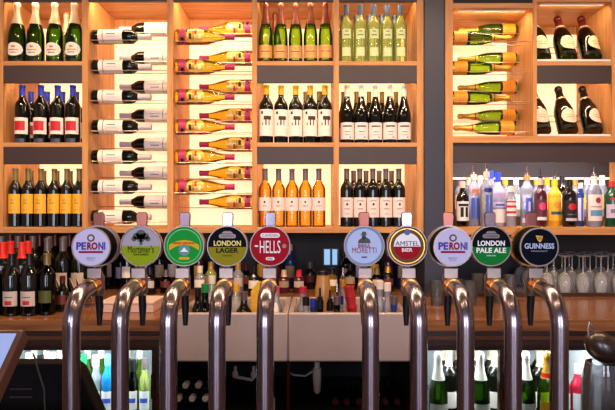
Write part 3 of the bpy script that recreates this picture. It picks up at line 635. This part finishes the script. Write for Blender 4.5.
sp(276, 2.345, SINKF+.0006, spirit(.026, PZ(287, 2.32)-SINKF-.001, .6), CLEARG, PINKP, PZ(294, 2.32)-SINKF, [(.05,.1,60,PAPER)], 'clear bottle with hot pink cap in the left sink')
sp(303, 2.33, SINKF+.0006, spirit(.026, PZ(287, 2.32)-SINKF-.001, .6), CLEARG, mat('crimson_cap', '#c81c40', .4), PZ(294, 2.32)-SINKF, [(.05,.1,60,PAPER)], 'clear bottle with crimson cap in the right sink')
# crumpled cloth
def cloth(px, Y, w_, h_, label, m):
    bm = bmesh.new(); bmesh.ops.create_icosphere(bm, subdivisions=4, radius=1)
    for v in bm.verts:
        p = v.co.copy(); k = 1 + .13*math.sin(9*p.x+3*p.z) + .10*math.sin(13*p.y+7*p.x) + .07*math.sin(19*p.z+11*p.x+5*p.y)
        v.co = Vector((p.x*w_*k*(1-.25*max(0, p.z)), p.y*.04*k, max(-.98, p.z)*h_*k))
    m_ = MB(); m_.bm.free(); m_.bm = bm; zmin = min(v.co.z for v in bm.verts)
    o = m_.build('bar_cloth', m); o.location = (PX(px, Y), Y, SINKF+.001-zmin); return tag(o, label, 'cloth')
cloth(272.5, 2.235, .030, .088, 'crumpled white bar cloth standing up out of the left sink', mat('white_cloth', '#e8dcd8', .9, bump=.3, bscale=90))
# jug with pourers
t = thing('tan_jug', 'tan ceramic jug with a dark rim standing in the right sink', 'jug', (PX(323, 2.42), 2.42, SINKF+.001))
hj = PZ(272, 2.42)-SINKF
MB().lathe([(0,0),(.035,0),(.036,.02),(.034,hj*.75),(.028,hj*.9),(.026,hj),(.022,hj),(.024,hj*.85),(.02,.05),(0,.05)], 20).build('jug_body', mat('tan_glaze', '#b8864e', .3, coat=.3), t)
MB().lathe([(.0265,hj-.012),(.0285,hj-.012),(.0285,hj+.004),(.0265,hj+.004),(.0265,hj-.012)], 20).build('jug_rim', BLK, t)
for i, (px, pt, c) in enumerate(((306, 297, BLACKF), (313.5, 299, BLUEF), (320, 288, BLACKF), (330, 290, BLACKF), (337, 284, GREYF), (340, 296, BLUEF))):
    nm = ['black', 'dark blue', 'black', 'black', 'grey', 'blue'][i]
    pourbottle(px, 2.27 + .045*(i % 2), pt, [CLEARG, BLUEG, DARKG, WINEG, DARKW, CLEARG][i], c, [PAPER, LILL, PINKL][i % 3], 'bottle with %s cap in the sink among the cups, %s of six' % (nm, ordw(i, 6)), r=.021, pour=[None, None, BLK, BLK, STEEL, None][i])
pourbottle(343, 2.47, 268, WINEG, GOLDF, SALM, 'tall clear bottle with gold cap in the back of the right sink', r=.022, pour=STEEL)
t = thing('plastic_cup_stack', 'leaning stack of red plastic cups in the right sink beside the sixth tap', 'cups', (PX(357, 2.3), 2.3, SINKF+.007), rot=(0, R(-8), 0))
hc = PZ(287, 2.3)-SINKF
for i in range(5):
    z = i*(hc-.08)/4
    MB().lathe([(0,z),(.016,z),(.022,z+.075),(.024,z+.075),(.024,z+.08),(.021,z+.08),(.015,z+.003),(0,z+.003)], 18).build('cup', mat('red_cup', '#c02430', .35, coat=.2), t)
for i, (px, pt, c) in enumerate(((380, 281, WHITEF), (387.5, 283, PINKL), (394, 296, GREYF))):
    pourbottle(px, 2.34-.05*(i == 2), pt, [CLEARG, CLEARG, BLUEG][i], c, LILL, ['bottle with white cap in the right sink between sixth and seventh taps', 'bottle with pale pink cap in the right sink left of the seventh tap', 'low bluish bottle with grey cap in the right sink beside the seventh tap'][i], r=.017, pour=None)

# ------------------------------------------------------------------ worktop bottles at the left
YL = 2.33
LFT = [(4, 2.30, .275, DARKG, BLACKF, LILL, 'blue'), (15, 2.42, .28, DARKG, REDC, None, ''), (12, 2.28, .235, DARKG, BLACKF, PAPER, ''), (29, 2.30, .24, DARKG, BLACKF, PAPER, ''), (42, 2.33, .245, DARKW, OLIVEF, None, '')]
MU = mat('muted_label', '#cbb8b0', .6)
b = make_bottle('red_wine_bottle', [(r*.9, z*.84) for r, z in P_BORD], DARKG, BLACKF, .205, [(.04,.10,60,MU,dict(prints=[(.045,.062,24,REDL),(.075,.078,30,DKP)]))])
row(b, X([-5.5, 12, 29.5], 2.30), 2.30, ZW+.0005, 'pale labelled wine at front edge of worktop, # of three', 'bottle', 'front wine bottles on the left worktop', yj=.003)
b = make_bottle('red_wine_bottle', [(r*.9, z*.84) for r, z in P_BORD], DARKW, OLIVEF, .205, [(.05,.10,50,mat('olive_label', '#4c5014', .5))])
row(b, X([47], 2.32), 2.32, ZW+.0005, 'dark green wine bottle with olive capsule near the front of the left worktop', 'bottle', None)
b = make_bottle('red_wine_bottle', [(r, z*.96) for r, z in P_BORD], DARKG, REDC, .218, [(.05,.12,60,MU)])
row(b, X([3.5, 21.5], 2.50), 2.50, ZW+.0005, 'red capsuled wine bottle on the worktop, # of the nearer two', 'bottle', 'red capped wines, front')
row(b, X([-5, 12.2, 29.4], 2.62), 2.61, ZW+.0005, 'red capsuled wine bottle on the worktop, # of the farther three', 'bottle', 'red capped wines, rear', first=False)
b = make_bottle('red_wine_bottle', P_BORD, DARKG, GREYF, .24, [(.06,.14,50,MU)])
row(b, X([48, 64, 80], 2.65), 2.64, ZW+.0005, 'grey capsuled wine bottle beside the plate rack, # of three', 'bottle', 'grey capped wines on the left worktop')
row(b, X([2, 17.6, 33.2, 48.8, 64.4, 80], 2.86), 2.86, ZW+.0005, 'wine bottle in the rank behind the red capsules, # of six', 'bottle', 'wines below the shelving at left', first=False)
b = make_bottle('red_wine_bottle', P_BORD, DARKG, DKRED, .24, [(.07,.13,36,PAPER)])
row(b, X([10, 25, 40, 55, 70, 85, 100, 128], 3.05), 3.05, ZW+.0005, 'dark red capsuled wine against the back wall, # of eight', 'bottle', 'wines against the back wall at left')
b = make_bottle('small_mixer_bottle', spirit(.026, .15, .55, .011), DARKG, DKRED, .125, [(.03,.07,50,mat('brick_label', '#6a2820', .5))])
row(b, X([53, 62.5], 2.40), 2.40, ZW+.0005, 'small mixer bottle with red label beside the first tap, # of two', 'bottle', 'small mixer bottles beside the first tap')
# saucers standing in a plate rack
t = thing('plate_rack', 'low wire rack holding dark plates on edge on the left worktop', 'rack', (PX(72, 2.52), 2.52, ZW+.0005))
for yy in (-.03, .03): MB().tube([(-.075, yy, .005), (.095, yy, .005)], .003, 8).build('rail', GREYF, t)
for i in range(5):
    p_ = thing('black_saucer', 'black saucer with pale rim standing in plate rack, %s of five' % ordw(i, 5), 'plate', (PX(72, 2.52)-.055+.03*i, 2.52, ZW+.066+.006), 'saucers in the plate rack', (0, R(70), R(28)))
    MB().lathe([(0,-.003),(.03,-.003),(.055,.004),(.055,.006),(.03,0),(0,0)], 28).build('dish', BLK, p_)
    MB().lathe([(.055,.003),(.0585,.004),(.0585,.007),(.055,.0062),(.055,.003)], 28).build('pale_rim', mat('pale_rim', '#c8a888', .4), p_)

# behind the taps in the middle: bottles on the back worktop
mid = [(140, 3.0, 'green', GREENC, YELF, 275), (150, 2.9, 'black capped dark', DARKG, BLACKF, 268), (166, 2.95, 'grey capped', DARKW, GREYF, 270), (200, 2.9, 'clear', WINEG, WHITEF, 266), (211, 3.0, 'pale green', PALEG, YELF, 262), (238, 2.9, 'clear gold capped', WINEG, GOLDF, 262), (246, 3.05, 'dark red capped', DARKG, DKRED, 264), (254, 2.85, 'black', DARKG, BLACKF, 266), (284, 2.95, 'brown', MAROON, CREAM, 270), (299, 2.95, 'red capped brown', MAROON, REDL, 270), (310, 3.1, 'dark', DARKG, GREYF, 262), (332, 3.0, 'amber', GOLDG, BLACKF, 268), (350, 3.05, 'black capped', DARKG, BLACKF, 264), (377, 3.0, 'dark green', DARKW, OLIVEF, 268), (388, 3.0, 'black and gold', DARKG, GOLDF, 266), (414, 3.1, 'dark grey capped', DARKG, GREYF, 270)]
MIDL = [mat('dim_label', '#a89070', .6), MU, mat('brick_label', '#6a2820', .5), PAPER]
for i, (px, Y, nm, g, c, pt) in enumerate(mid):
    h = PZ(pt, Y) - ZW
    sp(px, Y, ZW+.0005, spirit(.03, h, .58), g, c, h-.035, [(h*.25, h*.52, 55, MIDL[i % 4])], '%s bottle on the dim worktop behind taps, %s of sixteen' % (nm, ordw(i, 16)), 'bottles on the dim back worktop')
for side, pxs in (('left', [108, 121, 134, 147, 160, 173, 186, 199, 212, 225]), ('right', [262, 276, 290, 346, 360, 374, 388, 402])):
    for i, px in enumerate(pxs):
        h = (.26, .225, .24, .21, .25)[i % 5]; j = (i*3 + len(pxs)) % 5
        sp(px, 3.19, ZW+.0005, spirit(.029, h, .6), [DARKG, MAROON, DARKW, DARKG, BLUEG][j], [BLACKF, DKRED, GOLDF, GREYF, WHITEF][(i*2) % 5], h-.035, [(h*.22, h*.5, 58, [MU, MIDL[0], MIDL[2], YELL, LILL][(j+i) % 5])],
           '%s bottle in the rear rank %s, %s of %s' % (['dark', 'maroon', 'green tinted', 'dark', 'bluish'][j], 'behind first four taps' if side == 'left' else 'near the pale blue panes', ordw(i, len(pxs)), 'ten' if side == 'left' else 'eight'), 'rear rank bottles, %s group' % side)
bx_ = thing('blue_pane_frame', 'small dark frame with two pale blue panes, low on the back wall', 'screen', (PX(331, 3.28), 3.28, PZ(257, 3.28)))  # dark frame holding two pale blue emissive panes
bx('pane_frame', -.05, .05, 0, .018, -.055, .055, BLK, bx_, .002)
BPANE = mat('pale_blue_pane', '#8cb4d8', .4, emit='#8cc0ec', estr=.9)
bx('blue_pane', -.040, -.006, -.002, .0, -.045, .045, BPANE, bx_, 0); bx('blue_pane', .008, .036, -.002, .0, -.045, .045, BPANE, bx_, 0)
t = thing('glare_slab', 'flat pinkish slab imitating glare on the worktop between the first and third taps', 'box', (PX(133, 2.5), 2.45, ZW+.0005))  # slab added to imitate glare on the bare worktop
bx('glare_slab_body', -.10, .13, -.09, .09, 0, .035, mat('pink_glare', '#d8b0a0', .5), t, .002)
bx('glare_slab_top', -.102, .132, -.092, .092, .0355, .045, mat('pale_pink_glare', '#e0c0b4', .5), t, .002)

# ------------------------------------------------------------------ wine glasses upside down, right side
t = thing('glass_mat', 'pale steel tray carrying the upturned wine glasses on the right worktop', 'tray', (1.15, 3.0, ZW+.0005))
bx('tray_body', -.60, .95, -.19, .25, 0, .012, mat('tray_steel', '#b0a4ac', .25, .8), t, .003)
bx('tray_lip', -.60, .95, -.194, -.1905, 0, .020, DKW, t, .001)
def wineglass():
    root = bpy.data.objects.new('wine_glass', None); COL.objects.link(root)
    MB().lathe([(.030,0),(.036,.02),(.040,.045),(.036,.075),(.022,.095),(.006,.104),(0,.105)], 20).build('bowl', WINEG, root)
    MB().lathe([(.0055,.104),(.0035,.12),(.0035,.17),(.006,.178)], 10).build('stem', WINEG, root)
    MB().lathe([(.006,.178),(.02,.182),(.034,.186),(.034,.1885),(0,.190)], 20).build('foot', WINEG, root)
    return root
g0 = wineglass(); first = True
for k, (Y, xs) in enumerate(((2.87, [547, 565, 583, 601, 619]), (2.97, [536, 554, 572, 590, 608]), (3.08, [528, 545, 562, 579, 596, 613]), (3.18, [521, 537, 553, 569, 585, 601]))):
    for i, px in enumerate(xs):
        o = g0 if first else dup(g0); first = False
        o.location = (PX(px, Y), Y, ZW+.0135); o.rotation_euler = (0, 0, R(11*i))
        tag(o, 'upturned wine glass in %s row of the tray, %s of %s' % (['front', 'second', 'third', 'rear'][k], ordw(i, len(xs)), ['five', 'five', 'six', 'six'][k]), 'glass', 'upturned wine glasses')
def tumbler():
    root = bpy.data.objects.new('highball_glass', None); COL.objects.link(root)
    MB().lathe([(0,.004),(.026,.006),(.032,.11),(.034,.11),(.028,0),(0,0)], 20).build('glass_wall', WINEH, root)
    return root
g1 = tumbler()
for i, (px, Y) in enumerate(((437, 2.55), (456, 2.62), (470, 2.55), (490, 2.72), (500, 2.62), (510, 2.80), (494, 2.95), (478, 2.85))):
    o = g1 if i == 0 else dup(g1); o.location = (PX(px, Y), Y, ZW+.0006)
    tag(o, 'clear highball glass behind the last three taps, %s' % ['front left by the pillar', 'right of the pillar', 'at the front middle', 'middle of the cluster', 'front right', 'far right', 'rear right', 'rear left'][i], 'glass', 'highball glasses')

# ------------------------------------------------------------------ bar counter in front and taps
BT = 1.0
t = thing('bar_counter', 'dark polished front bar counter that carries the ten beer taps', 'counter', (0, .75, 0))
bx('counter_top', -2.28, 2.28, -.55, .50, BT-.05, BT, DKW, t, .004); bx('counter_body', -2.28, 2.28, -.40, .40, 0, BT-.051, BLKM, t, .002)
bx('work_ledge', -2.28, 2.28, .401, .85, .80, .849, SATIN, t, .002)
LIL = mat('badge_lilac', '#c4c0e4', .55, spec=.04); BB = mat('badge_black', '#0c0c10', .55, spec=.04); NAVYF = mat('badge_navy_black', '#080c18', .55, spec=.04)
GRNF = mat('badge_green', '#1c9438', .55, spec=.04); LIME = mat('badge_lime', '#8ca01c', .55, spec=.04); OLV = mat('badge_olive', '#8c8420', .55, spec=.04)
REDF = mat('badge_red', '#a01424', .55, spec=.04); PBL = mat('badge_pale_blue', '#b4c4e8', .55, spec=.04); GRY = mat('badge_silver_grey', '#9c98a8', .55, spec=.04)
RIM = mat('badge_rim_steel', '#8c7c76', .38, 1)
TXR = mat('lettering_crimson', '#8c1038', .4, spec=.06); TXP = mat('lettering_violet', '#4c3c9c', .4, spec=.06); TXW = mat('lettering_white', '#f0f0f4', .4, spec=.06); TXK = mat('lettering_black', '#0c0a0c', .4, spec=.06)
TXY = mat('lettering_yellow', '#e8d880', .4, spec=.06); BAN = mat('banner_gold', '#e0a424', .4, spec=.06); BRN = mat('badge_bronze', '#6c4a34', .5, spec=.05); PALEGN = mat('badge_mid_green', '#3cb048', .3)
def flat(pts, name, m, parent, y, th=.0005): return MB().prism(pts, y-th, y).build(name, m, parent, False)
def clipd(r, z, up):
    """part of a disc above (up) or below height z"""
    a = math.degrees(math.asin(max(-1, min(1, z/r))))
    return disc(r, 30, 0, 0, a, 180-a) if up else disc(r, 30, 0, 0, 180-a, 360+a)
def arc_band(r0, r1, a0, a1, cz=0, n=20):
    return [(r1*math.cos(R(a0+(a1-a0)*i/n)), cz+r1*math.sin(R(a0+(a1-a0)*i/n))) for i in range(n+1)] + [(r0*math.cos(R(a1+(a0-a1)*i/n)), cz+r0*math.sin(R(a1+(a0-a1)*i/n))) for i in range(n+1)]
def rrect(w_, h_, cz, cx=0, n=6):
    r = h_/2; return [(cx+(w_/2-r)+r*math.cos(R(-90+180*i/n)), cz+r*math.sin(R(-90+180*i/n))) for i in range(n+1)] + [(cx-(w_/2-r)+r*math.cos(R(90+180*i/n)), cz+r*math.sin(R(90+180*i/n))) for i in range(n+1)]
def art(design, bd, y, r):
    """face and marks of a badge; bd is the badge drum, y its front plane, r the face radius"""
    f = lambda pts, n, m, k=1: flat(pts, n, m, bd, y-.0004*k)
    def tx(s, m, cz, w_, h_, k=3, bold=.02, cx=0): return text(s, 'lettering', m, bd, cx*r, cz*r, y-.0004*k, w_*r, h_*r, bold=bold)
    if design == 'peroni':
        f(disc(r), 'badge_face', LIL); f(disc(r*.21, 20, 0, r*.50), 'emblem', BRN, 2); flat(disc(r*.12, 16, 0, r*.50), 'emblem_centre', LIL, bd, y-.0012)
        tx('PE', TXP, .06, .54, .42, cx=-.53, bold=.04); tx('RO', TXR, .06, .58, .42, cx=.08, bold=.05); tx('NI', TXP, .06, .38, .42, cx=.60, bold=.04)
        f(rrect(r*1.36, r*.12, -r*.27), 'red_strip', TXR, 2); tx('BIRRA', GRY, -.60, .5, .10); tx('ITALIA', GRY, -.72, .36, .08)
    elif design == 'mortimers':
        f(clipd(r, 0, True), 'badge_face', mat('badge_grey_lilac', '#a8a0b0', .55, spec=.04)); f(clipd(r, 0, False), 'badge_face_lower', LIME)
        q = MB()
        for (a, b_, rr) in ((0, .60, .26), (-.24, .52, .18), (.24, .52, .18), (-.36, .38, .14), (.36, .38, .14), (0, .42, .22)): q.prism(disc(rr*r, 14, a*r, b_*r), y-.0012, y-.0008)
        q.prism([(-.09*r, .06*r), (.09*r, .06*r), (.035*r, .45*r), (-.035*r, .45*r)], y-.0012, y-.0008)
        q.build('tree_emblem', mat('tree_dark', '#3c4438', .5), bd, False)
        tx("Mortimer's", TXK, -.16, 1.36, .38, 4); tx('ORCHARD', TXK, -.44, .8, .10, 4)
    elif design == 'green':
        f(disc(r), 'badge_face', GRNF); q = MB(); ringmb(q, r*.86, r*.90, y-.0010, y-.0005); q.build('ring_line', PALEGN, bd, False)
        f([(-.78*r, -.22*r), (-.78*r, .06*r), (-.4*r, .26*r), (0, .32*r), (.4*r, .26*r), (.78*r, .06*r), (.78*r, -.22*r), (.4*r, .0*r), (0, .06*r), (-.4*r, .0*r)], 'banner', BAN, 2)
        f(disc(.30*r, 20, 0, -.22*r), 'picture_panel', mat('teal_panel', '#3c7c7c', .4), 2); flat([(-.2*r, -.3*r), (0, -.06*r), (.2*r, -.3*r)], 'mountain', TXW, bd, y-.0013)
        tx('SIERRA NEVADA', mat('lettering_red', '#b03018', .4, spec=.06), .16, 1.15, .13, 4); f(rrect(r*.56, r*.13, -r*.64), 'lower_banner', BAN, 2)
    elif design in ('lager', 'paleale'):
        low = OLV if design == 'lager' else mat('badge_leaf_green', '#107c30', .55, spec=.04)
        f(clipd(r, -.05*r, True), 'badge_face', BB); f(clipd(r, -.05*r, False), 'badge_face_lower', low)
        f(rrect(r*.9, r*.22, r*.52), 'emblem', GREYF, 2); tx('CAMDEN', BB, .52, .7, .10, 4); f([(-.3*r, .66*r), (.3*r, .66*r), (.18*r, .78*r), (-.18*r, .78*r)], 'crest', GREYF, 2)
        tx('LONDON', TXY if design == 'lager' else TXW, .15, 1.42, .28, 4, .03)
        tx('LAGER' if design == 'lager' else 'PALE ALE', TXK if design == 'lager' else TXW, -.22, 1.16 if design == 'lager' else 1.55, .27, 4, .03)
        tx('CAMDEN TOWN', TXK if design == 'lager' else TXW, -.5, .5, .06, 4)
    elif design == 'hells':
        f(disc(r), 'badge_face', REDF); f(rrect(r*1.02, r*.24, r*.56), 'name_plate', TXW, 2); tx('CAMDEN', REDF, .56, .84, .14, 4, .03)
        tx('HELLS', TXW, -.04, 1.08, .66, 3, .0); f(rrect(r*.46, r*.16, -r*.66), 'lower_plate', TXW, 2); tx('BEER', REDF, -.66, .3, .09, 4)
        f(rrect(r*.20, r*.08, 0, -.72*r), 'side_mark', TXW, 2); f(disc(.11*r, 14, .74*r, 0), 'side_seal', GREYF, 2)
    elif design == 'moretti':
        f(disc(r), 'badge_face', mat('badge_steel_blue', '#8098c4', .55, spec=.04)); flat(disc(r*.90), 'badge_face_centre', PBL, bd, y-.0008)
        q = MB(); q.prism([(-.34*r, .14*r), (.34*r, .14*r), (.30*r, .34*r), (.12*r, .46*r), (-.12*r, .44*r), (-.3*r, .3*r)], y-.0014, y-.0009)
        q.prism(disc(.12*r, 14, -.02*r, .50*r), y-.0014, y-.0009); q.prism([(-.22*r, .58*r), (.18*r, .60*r), (.10*r, .66*r), (.08*r, .76*r), (-.1*r, .76*r), (-.12*r, .66*r)], y-.0018, y-.0013)
        q.build('portrait_emblem', mat('portrait_dark', '#2c2428', .5), bd, False)
        tx('BIRRA', TXR, .02, .62, .18, 4); tx('MORETTI', TXR, -.22, 1.28, .30, 4, .03); f(rrect(.3*r, .08*r, -.58*r), 'small_mark', TXP, 3)
    elif design == 'amstel':
        f(disc(r), 'badge_face', BRN); q = MB(); ringmb(q, r*.88, r*.93, y-.0010, y-.0005); q.build('ring_line', GOLDF, bd, False)
        c = r*.70; flat(clipd(c, -.02*r, True), 'white_field', TXW, bd, y-.0008); flat(clipd(c, -.02*r, False), 'red_field', REDF, bd, y-.0008)
        tx('AMSTEL', mat('lettering_navy', '#1c1c4c', .4, spec=.06), .14, 1.24, .24, 4, .03); tx('BIER', TXW, -.20, .56, .18, 4, .02)
        f(disc(.17*r, 16, 0, .74*r), 'crest', mat('crest_blue', '#2c3480', .4), 3)
    elif design == 'guinness':
        f(disc(r), 'badge_face', NAVYF)
        f([(-.20*r, .64*r), (.20*r, .60*r), (.12*r, .34*r), (.02*r, .26*r), (-.10*r, .40*r)], 'harp_emblem', GOLDF, 2)
        for k in range(4): flat([((-.10+.07*k)*r, .57*r), ((-.08+.07*k)*r, .57*r), ((-.04+.04*k)*r, .40*r), ((-.06+.04*k)*r, .40*r)], 'harp_string', NAVYF, bd, y-.0014)
        tx('GUINNESS', mat('lettering_ice_blue', '#b8ccec', .4, spec=.06), .06, 1.62, .30, 3, .02); tx('DRAUGHT', GRY, -.22, .9, .07)
TP = [(-.4765, 'peroni', True, 'white tap badge reading PERONI', LEVW), (-.380, 'mortimers', False, 'grey and lime badge with a tree', LEVW), (-.284, 'green', False, 'bright green badge with a gold banner', LEVG),
      (-.188, 'lager', False, 'black and olive badge reading LONDON LAGER', LEVS), (-.093, 'hells', False, 'red badge reading HELLS', LEVS), (.116, 'moretti', False, 'pale blue badge reading MORETTI', LEVW),
      (.2115, 'amstel', False, 'bronze ringed badge reading AMSTEL BIER', LEVS), (.304, 'peroni', True, 'white badge reading PERONI', LEVW), (.398, 'paleale', False, 'black and green badge reading LONDON PALE ALE', LEVG), (.490, 'guinness', True, 'black drum badge reading GUINNESS', LEVW)]
YT = 1.109
def tap(i, x, design, thick, desc, levm):
    where = {0: ', leftmost of the ten', 7: ', third from the right'}.get(i, '')
    t = thing('beer_tap', 'tall curved steel beer tap with a %s%s' % (desc, where), 'beer tap', (x, YT, BT), 'ten swan neck beer taps')
    H = lambda z: z - BT
    rad = .0172
    path = [(0, 0, .003), (0, 0, .12), (0, 0, H(1.225))]
    rb = .062
    for k in range(1, 11):
        a = R(84*k/10); path.append((0, rb-rb*math.cos(a), H(1.225)+rb*math.sin(a)))
    yl, zl = path[-1][1], path[-1][2]
    path.append((0, yl+.035, zl+.0035))
    MB().tube(path, rad, 24).build('swan_neck', TUBE, t)
    MB().lathe([(0,0),(.030,0),(.030,.006),(.021,.010),(.019,.03),(0,.03)], 28).build('base_flange', STEEL, t)
    ye, ze = yl+.035, zl+.0035
    MB().tube([(0, ye-.004, ze-.0002), (0, ye, ze), (0, ye+.03, ze+.001), (0, ye+.034, ze+.001)], .015, 20, rads=[.0186, .0192, .0165, .012]).build('brass_collar', BRASS, t)
    yb = ye+.045
    MB().lathe([(0,-.024),(.010,-.024),(.013,-.018),(.013,.018),(.009,.024),(.006,.035),(0,.035)], 18, at=(0, yb+.006, ze)).build('tap_body', SATIN, t)
    sps = MB().tube([(0, yb+.008, ze-.02), (0, yb+.012, ze-.05), (0, yb+.012, H(1.198))], .006, 14, rads=[.0085, .0085, .0052]); sps.build('spout', BLK, t)
    # lever paddle
    zt, z0 = H(1.452), ze+.034
    ly = yb+.008
    q = MB(); q.prism([(-.0065, z0), (.0065, z0), (.0125, zt-.006), (.0095, zt), (-.0095, zt), (-.0125, zt-.006)], ly-.004, ly+.004)
    q.build('lever_handle', levm, t, False, .0015)
    # stem plate that carries the badge
    bz = H(PZ(245.5, 1.267)); by = 1.262 - YT
    bx('badge_bracket', -.0155, .0155, .114, .1195, ze+.0165, bz-.0465, RIM, t, .0015)
    yf = by - .006
    if thick:
        q = MB(); M = Matrix.Rotation(R(90), 3, 'X')
        q.lathe([(0, -.010), (.0450, -.010), (.0458, -.006), (.0458, .004), (.0455, .008), (0.0415, .008), (.0415, .046), (.040, .048), (0, .048)], 44, M, (0, 0, 0))
        bd = q.build('badge', BB, t); bd.location = (0, yf, bz)
        q = MB(); ringmb(q, .0425, .0462, -.0105, .007); q.build('chrome_ring', BRASS if design == 'guinness' else RIM, bd)
        q = MB(); ringmb(q, .0395, .0420, -.0492, -.044); q.build('face_ring', RIM, bd)
        art(design, bd, -.048, .0394)
    else:
        q = MB(); M = Matrix.Rotation(R(90), 3, 'X')
        q.lathe([(0, -.008), (.0445, -.008), (.0450, -.006), (.0450, .011), (0, .011)], 44, M)
        bd = q.build('badge', SATIN, t); bd.location = (0, yf, bz)
        q = MB(); ringmb(q, .0425, .0456, -.014, -.002); q.build('chrome_ring', RIM, bd, bevel=.0008)
        art(design, bd, -.011, .0424)
    return t
for i, a in enumerate(TP): tap(i, *a)

# ------------------------------------------------------------------ point of sale tablet, till, jug
ang = math.atan2(.056, .061)
t = thing('till_tablet', 'tilted till touchscreen with pale blue display and bronze frame at the bottom left corner', 'screen', (-.551, .70, BT))
sl = bpy.data.objects.new('screen_housing', None)
q = MB(); q.box(-.14, .14, -.125, .125, -.022, 0)
M4 = Matrix.Translation((0, -.0, .205)) @ Matrix.Rotation(ang, 4, 'X')
# top edge lands at Y .80, z 1.284
c = Vector((0, .80-.70, 1.284-BT)); half = Vector((0, .125*math.cos(ang), .125*math.sin(ang)))
M4 = Matrix.Translation(c-half) @ Matrix.Rotation(ang, 4, 'X')
hs = q.xform(M4).build('screen_housing', mat('bronze_plastic', '#4c3028', .4, spec=.2), t, False, .003)
MB().box(-.132, .132, -.117, .117, .0003, .0012).xform(M4).build('display', mat('pale_display', '#3c4870', .3, emit='#a8bcf4', estr=.7), hs, False)
for k in range(6):
    MB().box(.052+.016*(k % 3), .058+.016*(k % 3), .095-.012*(k//3), .099-.012*(k//3), .0013, .0018).xform(M4).build('icon', TXP, hs, False)
MB().tube([(0, 0, .003), (0, .0, .09), (0, .02, .19)], .02, 14).build('stand_post', BLK, t)
bx('stand_foot', -.09, .09, -.08, .08, 0, .012, BLK, t, .003)
YTL = 1.36
t = thing('receipt_printer', 'bulky black till housing with sloping right side on the work ledge at left', 'till', (PX(40, YTL), YTL, .8495))
q = MB(); x0 = t.location.x
pts = [(PX(-60, YTL)-x0, 0), (PX(118, YTL)-x0, 0), (PX(79, YTL)-x0, PZ(370, YTL)-.8495), (PX(70, YTL)-x0, PZ(363.5, YTL)-.8495), (PX(-60, YTL)-x0, PZ(363.5, YTL)-.8495)]
q.prism(pts, 0, .05); q.build('housing', mat('till_black', '#0c0a0c', .7, spec=.1), t, False, .004)
for k in (0, 1): bx('slot', PX(10, YTL)-x0, PX(33, YTL)-x0, -.004, -.0005, PZ(388+8*k, YTL)-.8495-.004, PZ(388+8*k, YTL)-.8495, mat('slot_brown', '#2c1c1c', .4), t, .001)
MB().tube([(PX(27, 1.3)-x0, -.03, PZ(362, 1.3)-.8495+.012), (PX(36, 1.3)-x0, -.05, PZ(372, 1.3)-.8495), (PX(43, 1.3)-x0, -.055, PZ(390, 1.3)-.8495), (PX(46, 1.3)-x0, -.055, .003)], .0022, 8).build('cable', mat('grey_cable', '#151115', .6), t)
YJ = 1.42
t = thing('glass_jug', 'tall clear ribbed glass jug in the bottom right corner', 'jug', (PX(603, YJ), YJ, .8495))
hj = PZ(362, YJ)-.8495
MB().lathe([(0,.004),(.045,.006),(.045,hj*.8),(.038,hj),(.041,hj),(.049,hj*.8),(.049,0),(0,0)], 24).build('jug_wall', WINEH, t)
for k in range(12):
    a = 2*math.pi*k/12; MB().tube([(.0495*math.cos(a), .0495*math.sin(a), .02), (.0495*math.cos(a), .0495*math.sin(a), hj*.8)], .002, 6).build('rib', WINEH, t)
t = thing('leather_pouch', 'dark brown rounded leather pouch with a thin wire loop resting on the glass jug', 'pouch', (PX(604, YJ), YJ, .8495+hj+.0005))
bm = bmesh.new(); bmesh.ops.create_icosphere(bm, subdivisions=4, radius=1)
for v in bm.verts:
    p = v.co.copy(); v.co = Vector((p.x*.046 + .012*(-p.z), p.y*.038, p.z*.040*(1 + .12*p.x*-1) + .037))
    if v.co.z < 0: v.co.z *= .05
    v.co.z += .0
q = MB(); q.bm.free(); q.bm = bm; q.build('pouch_body', mat('brown_leather', '#2a1a14', .35, bump=.2, bscale=80, coat=.3), t)
MB().tube([(-.040, -.005, .055), (-.044, -.006, .085), (-.040, -.006, .103), (-.034, -.006, .095), (-.022, -.005, .070)], .0016, 8).build('wire_loop', SATIN, t)
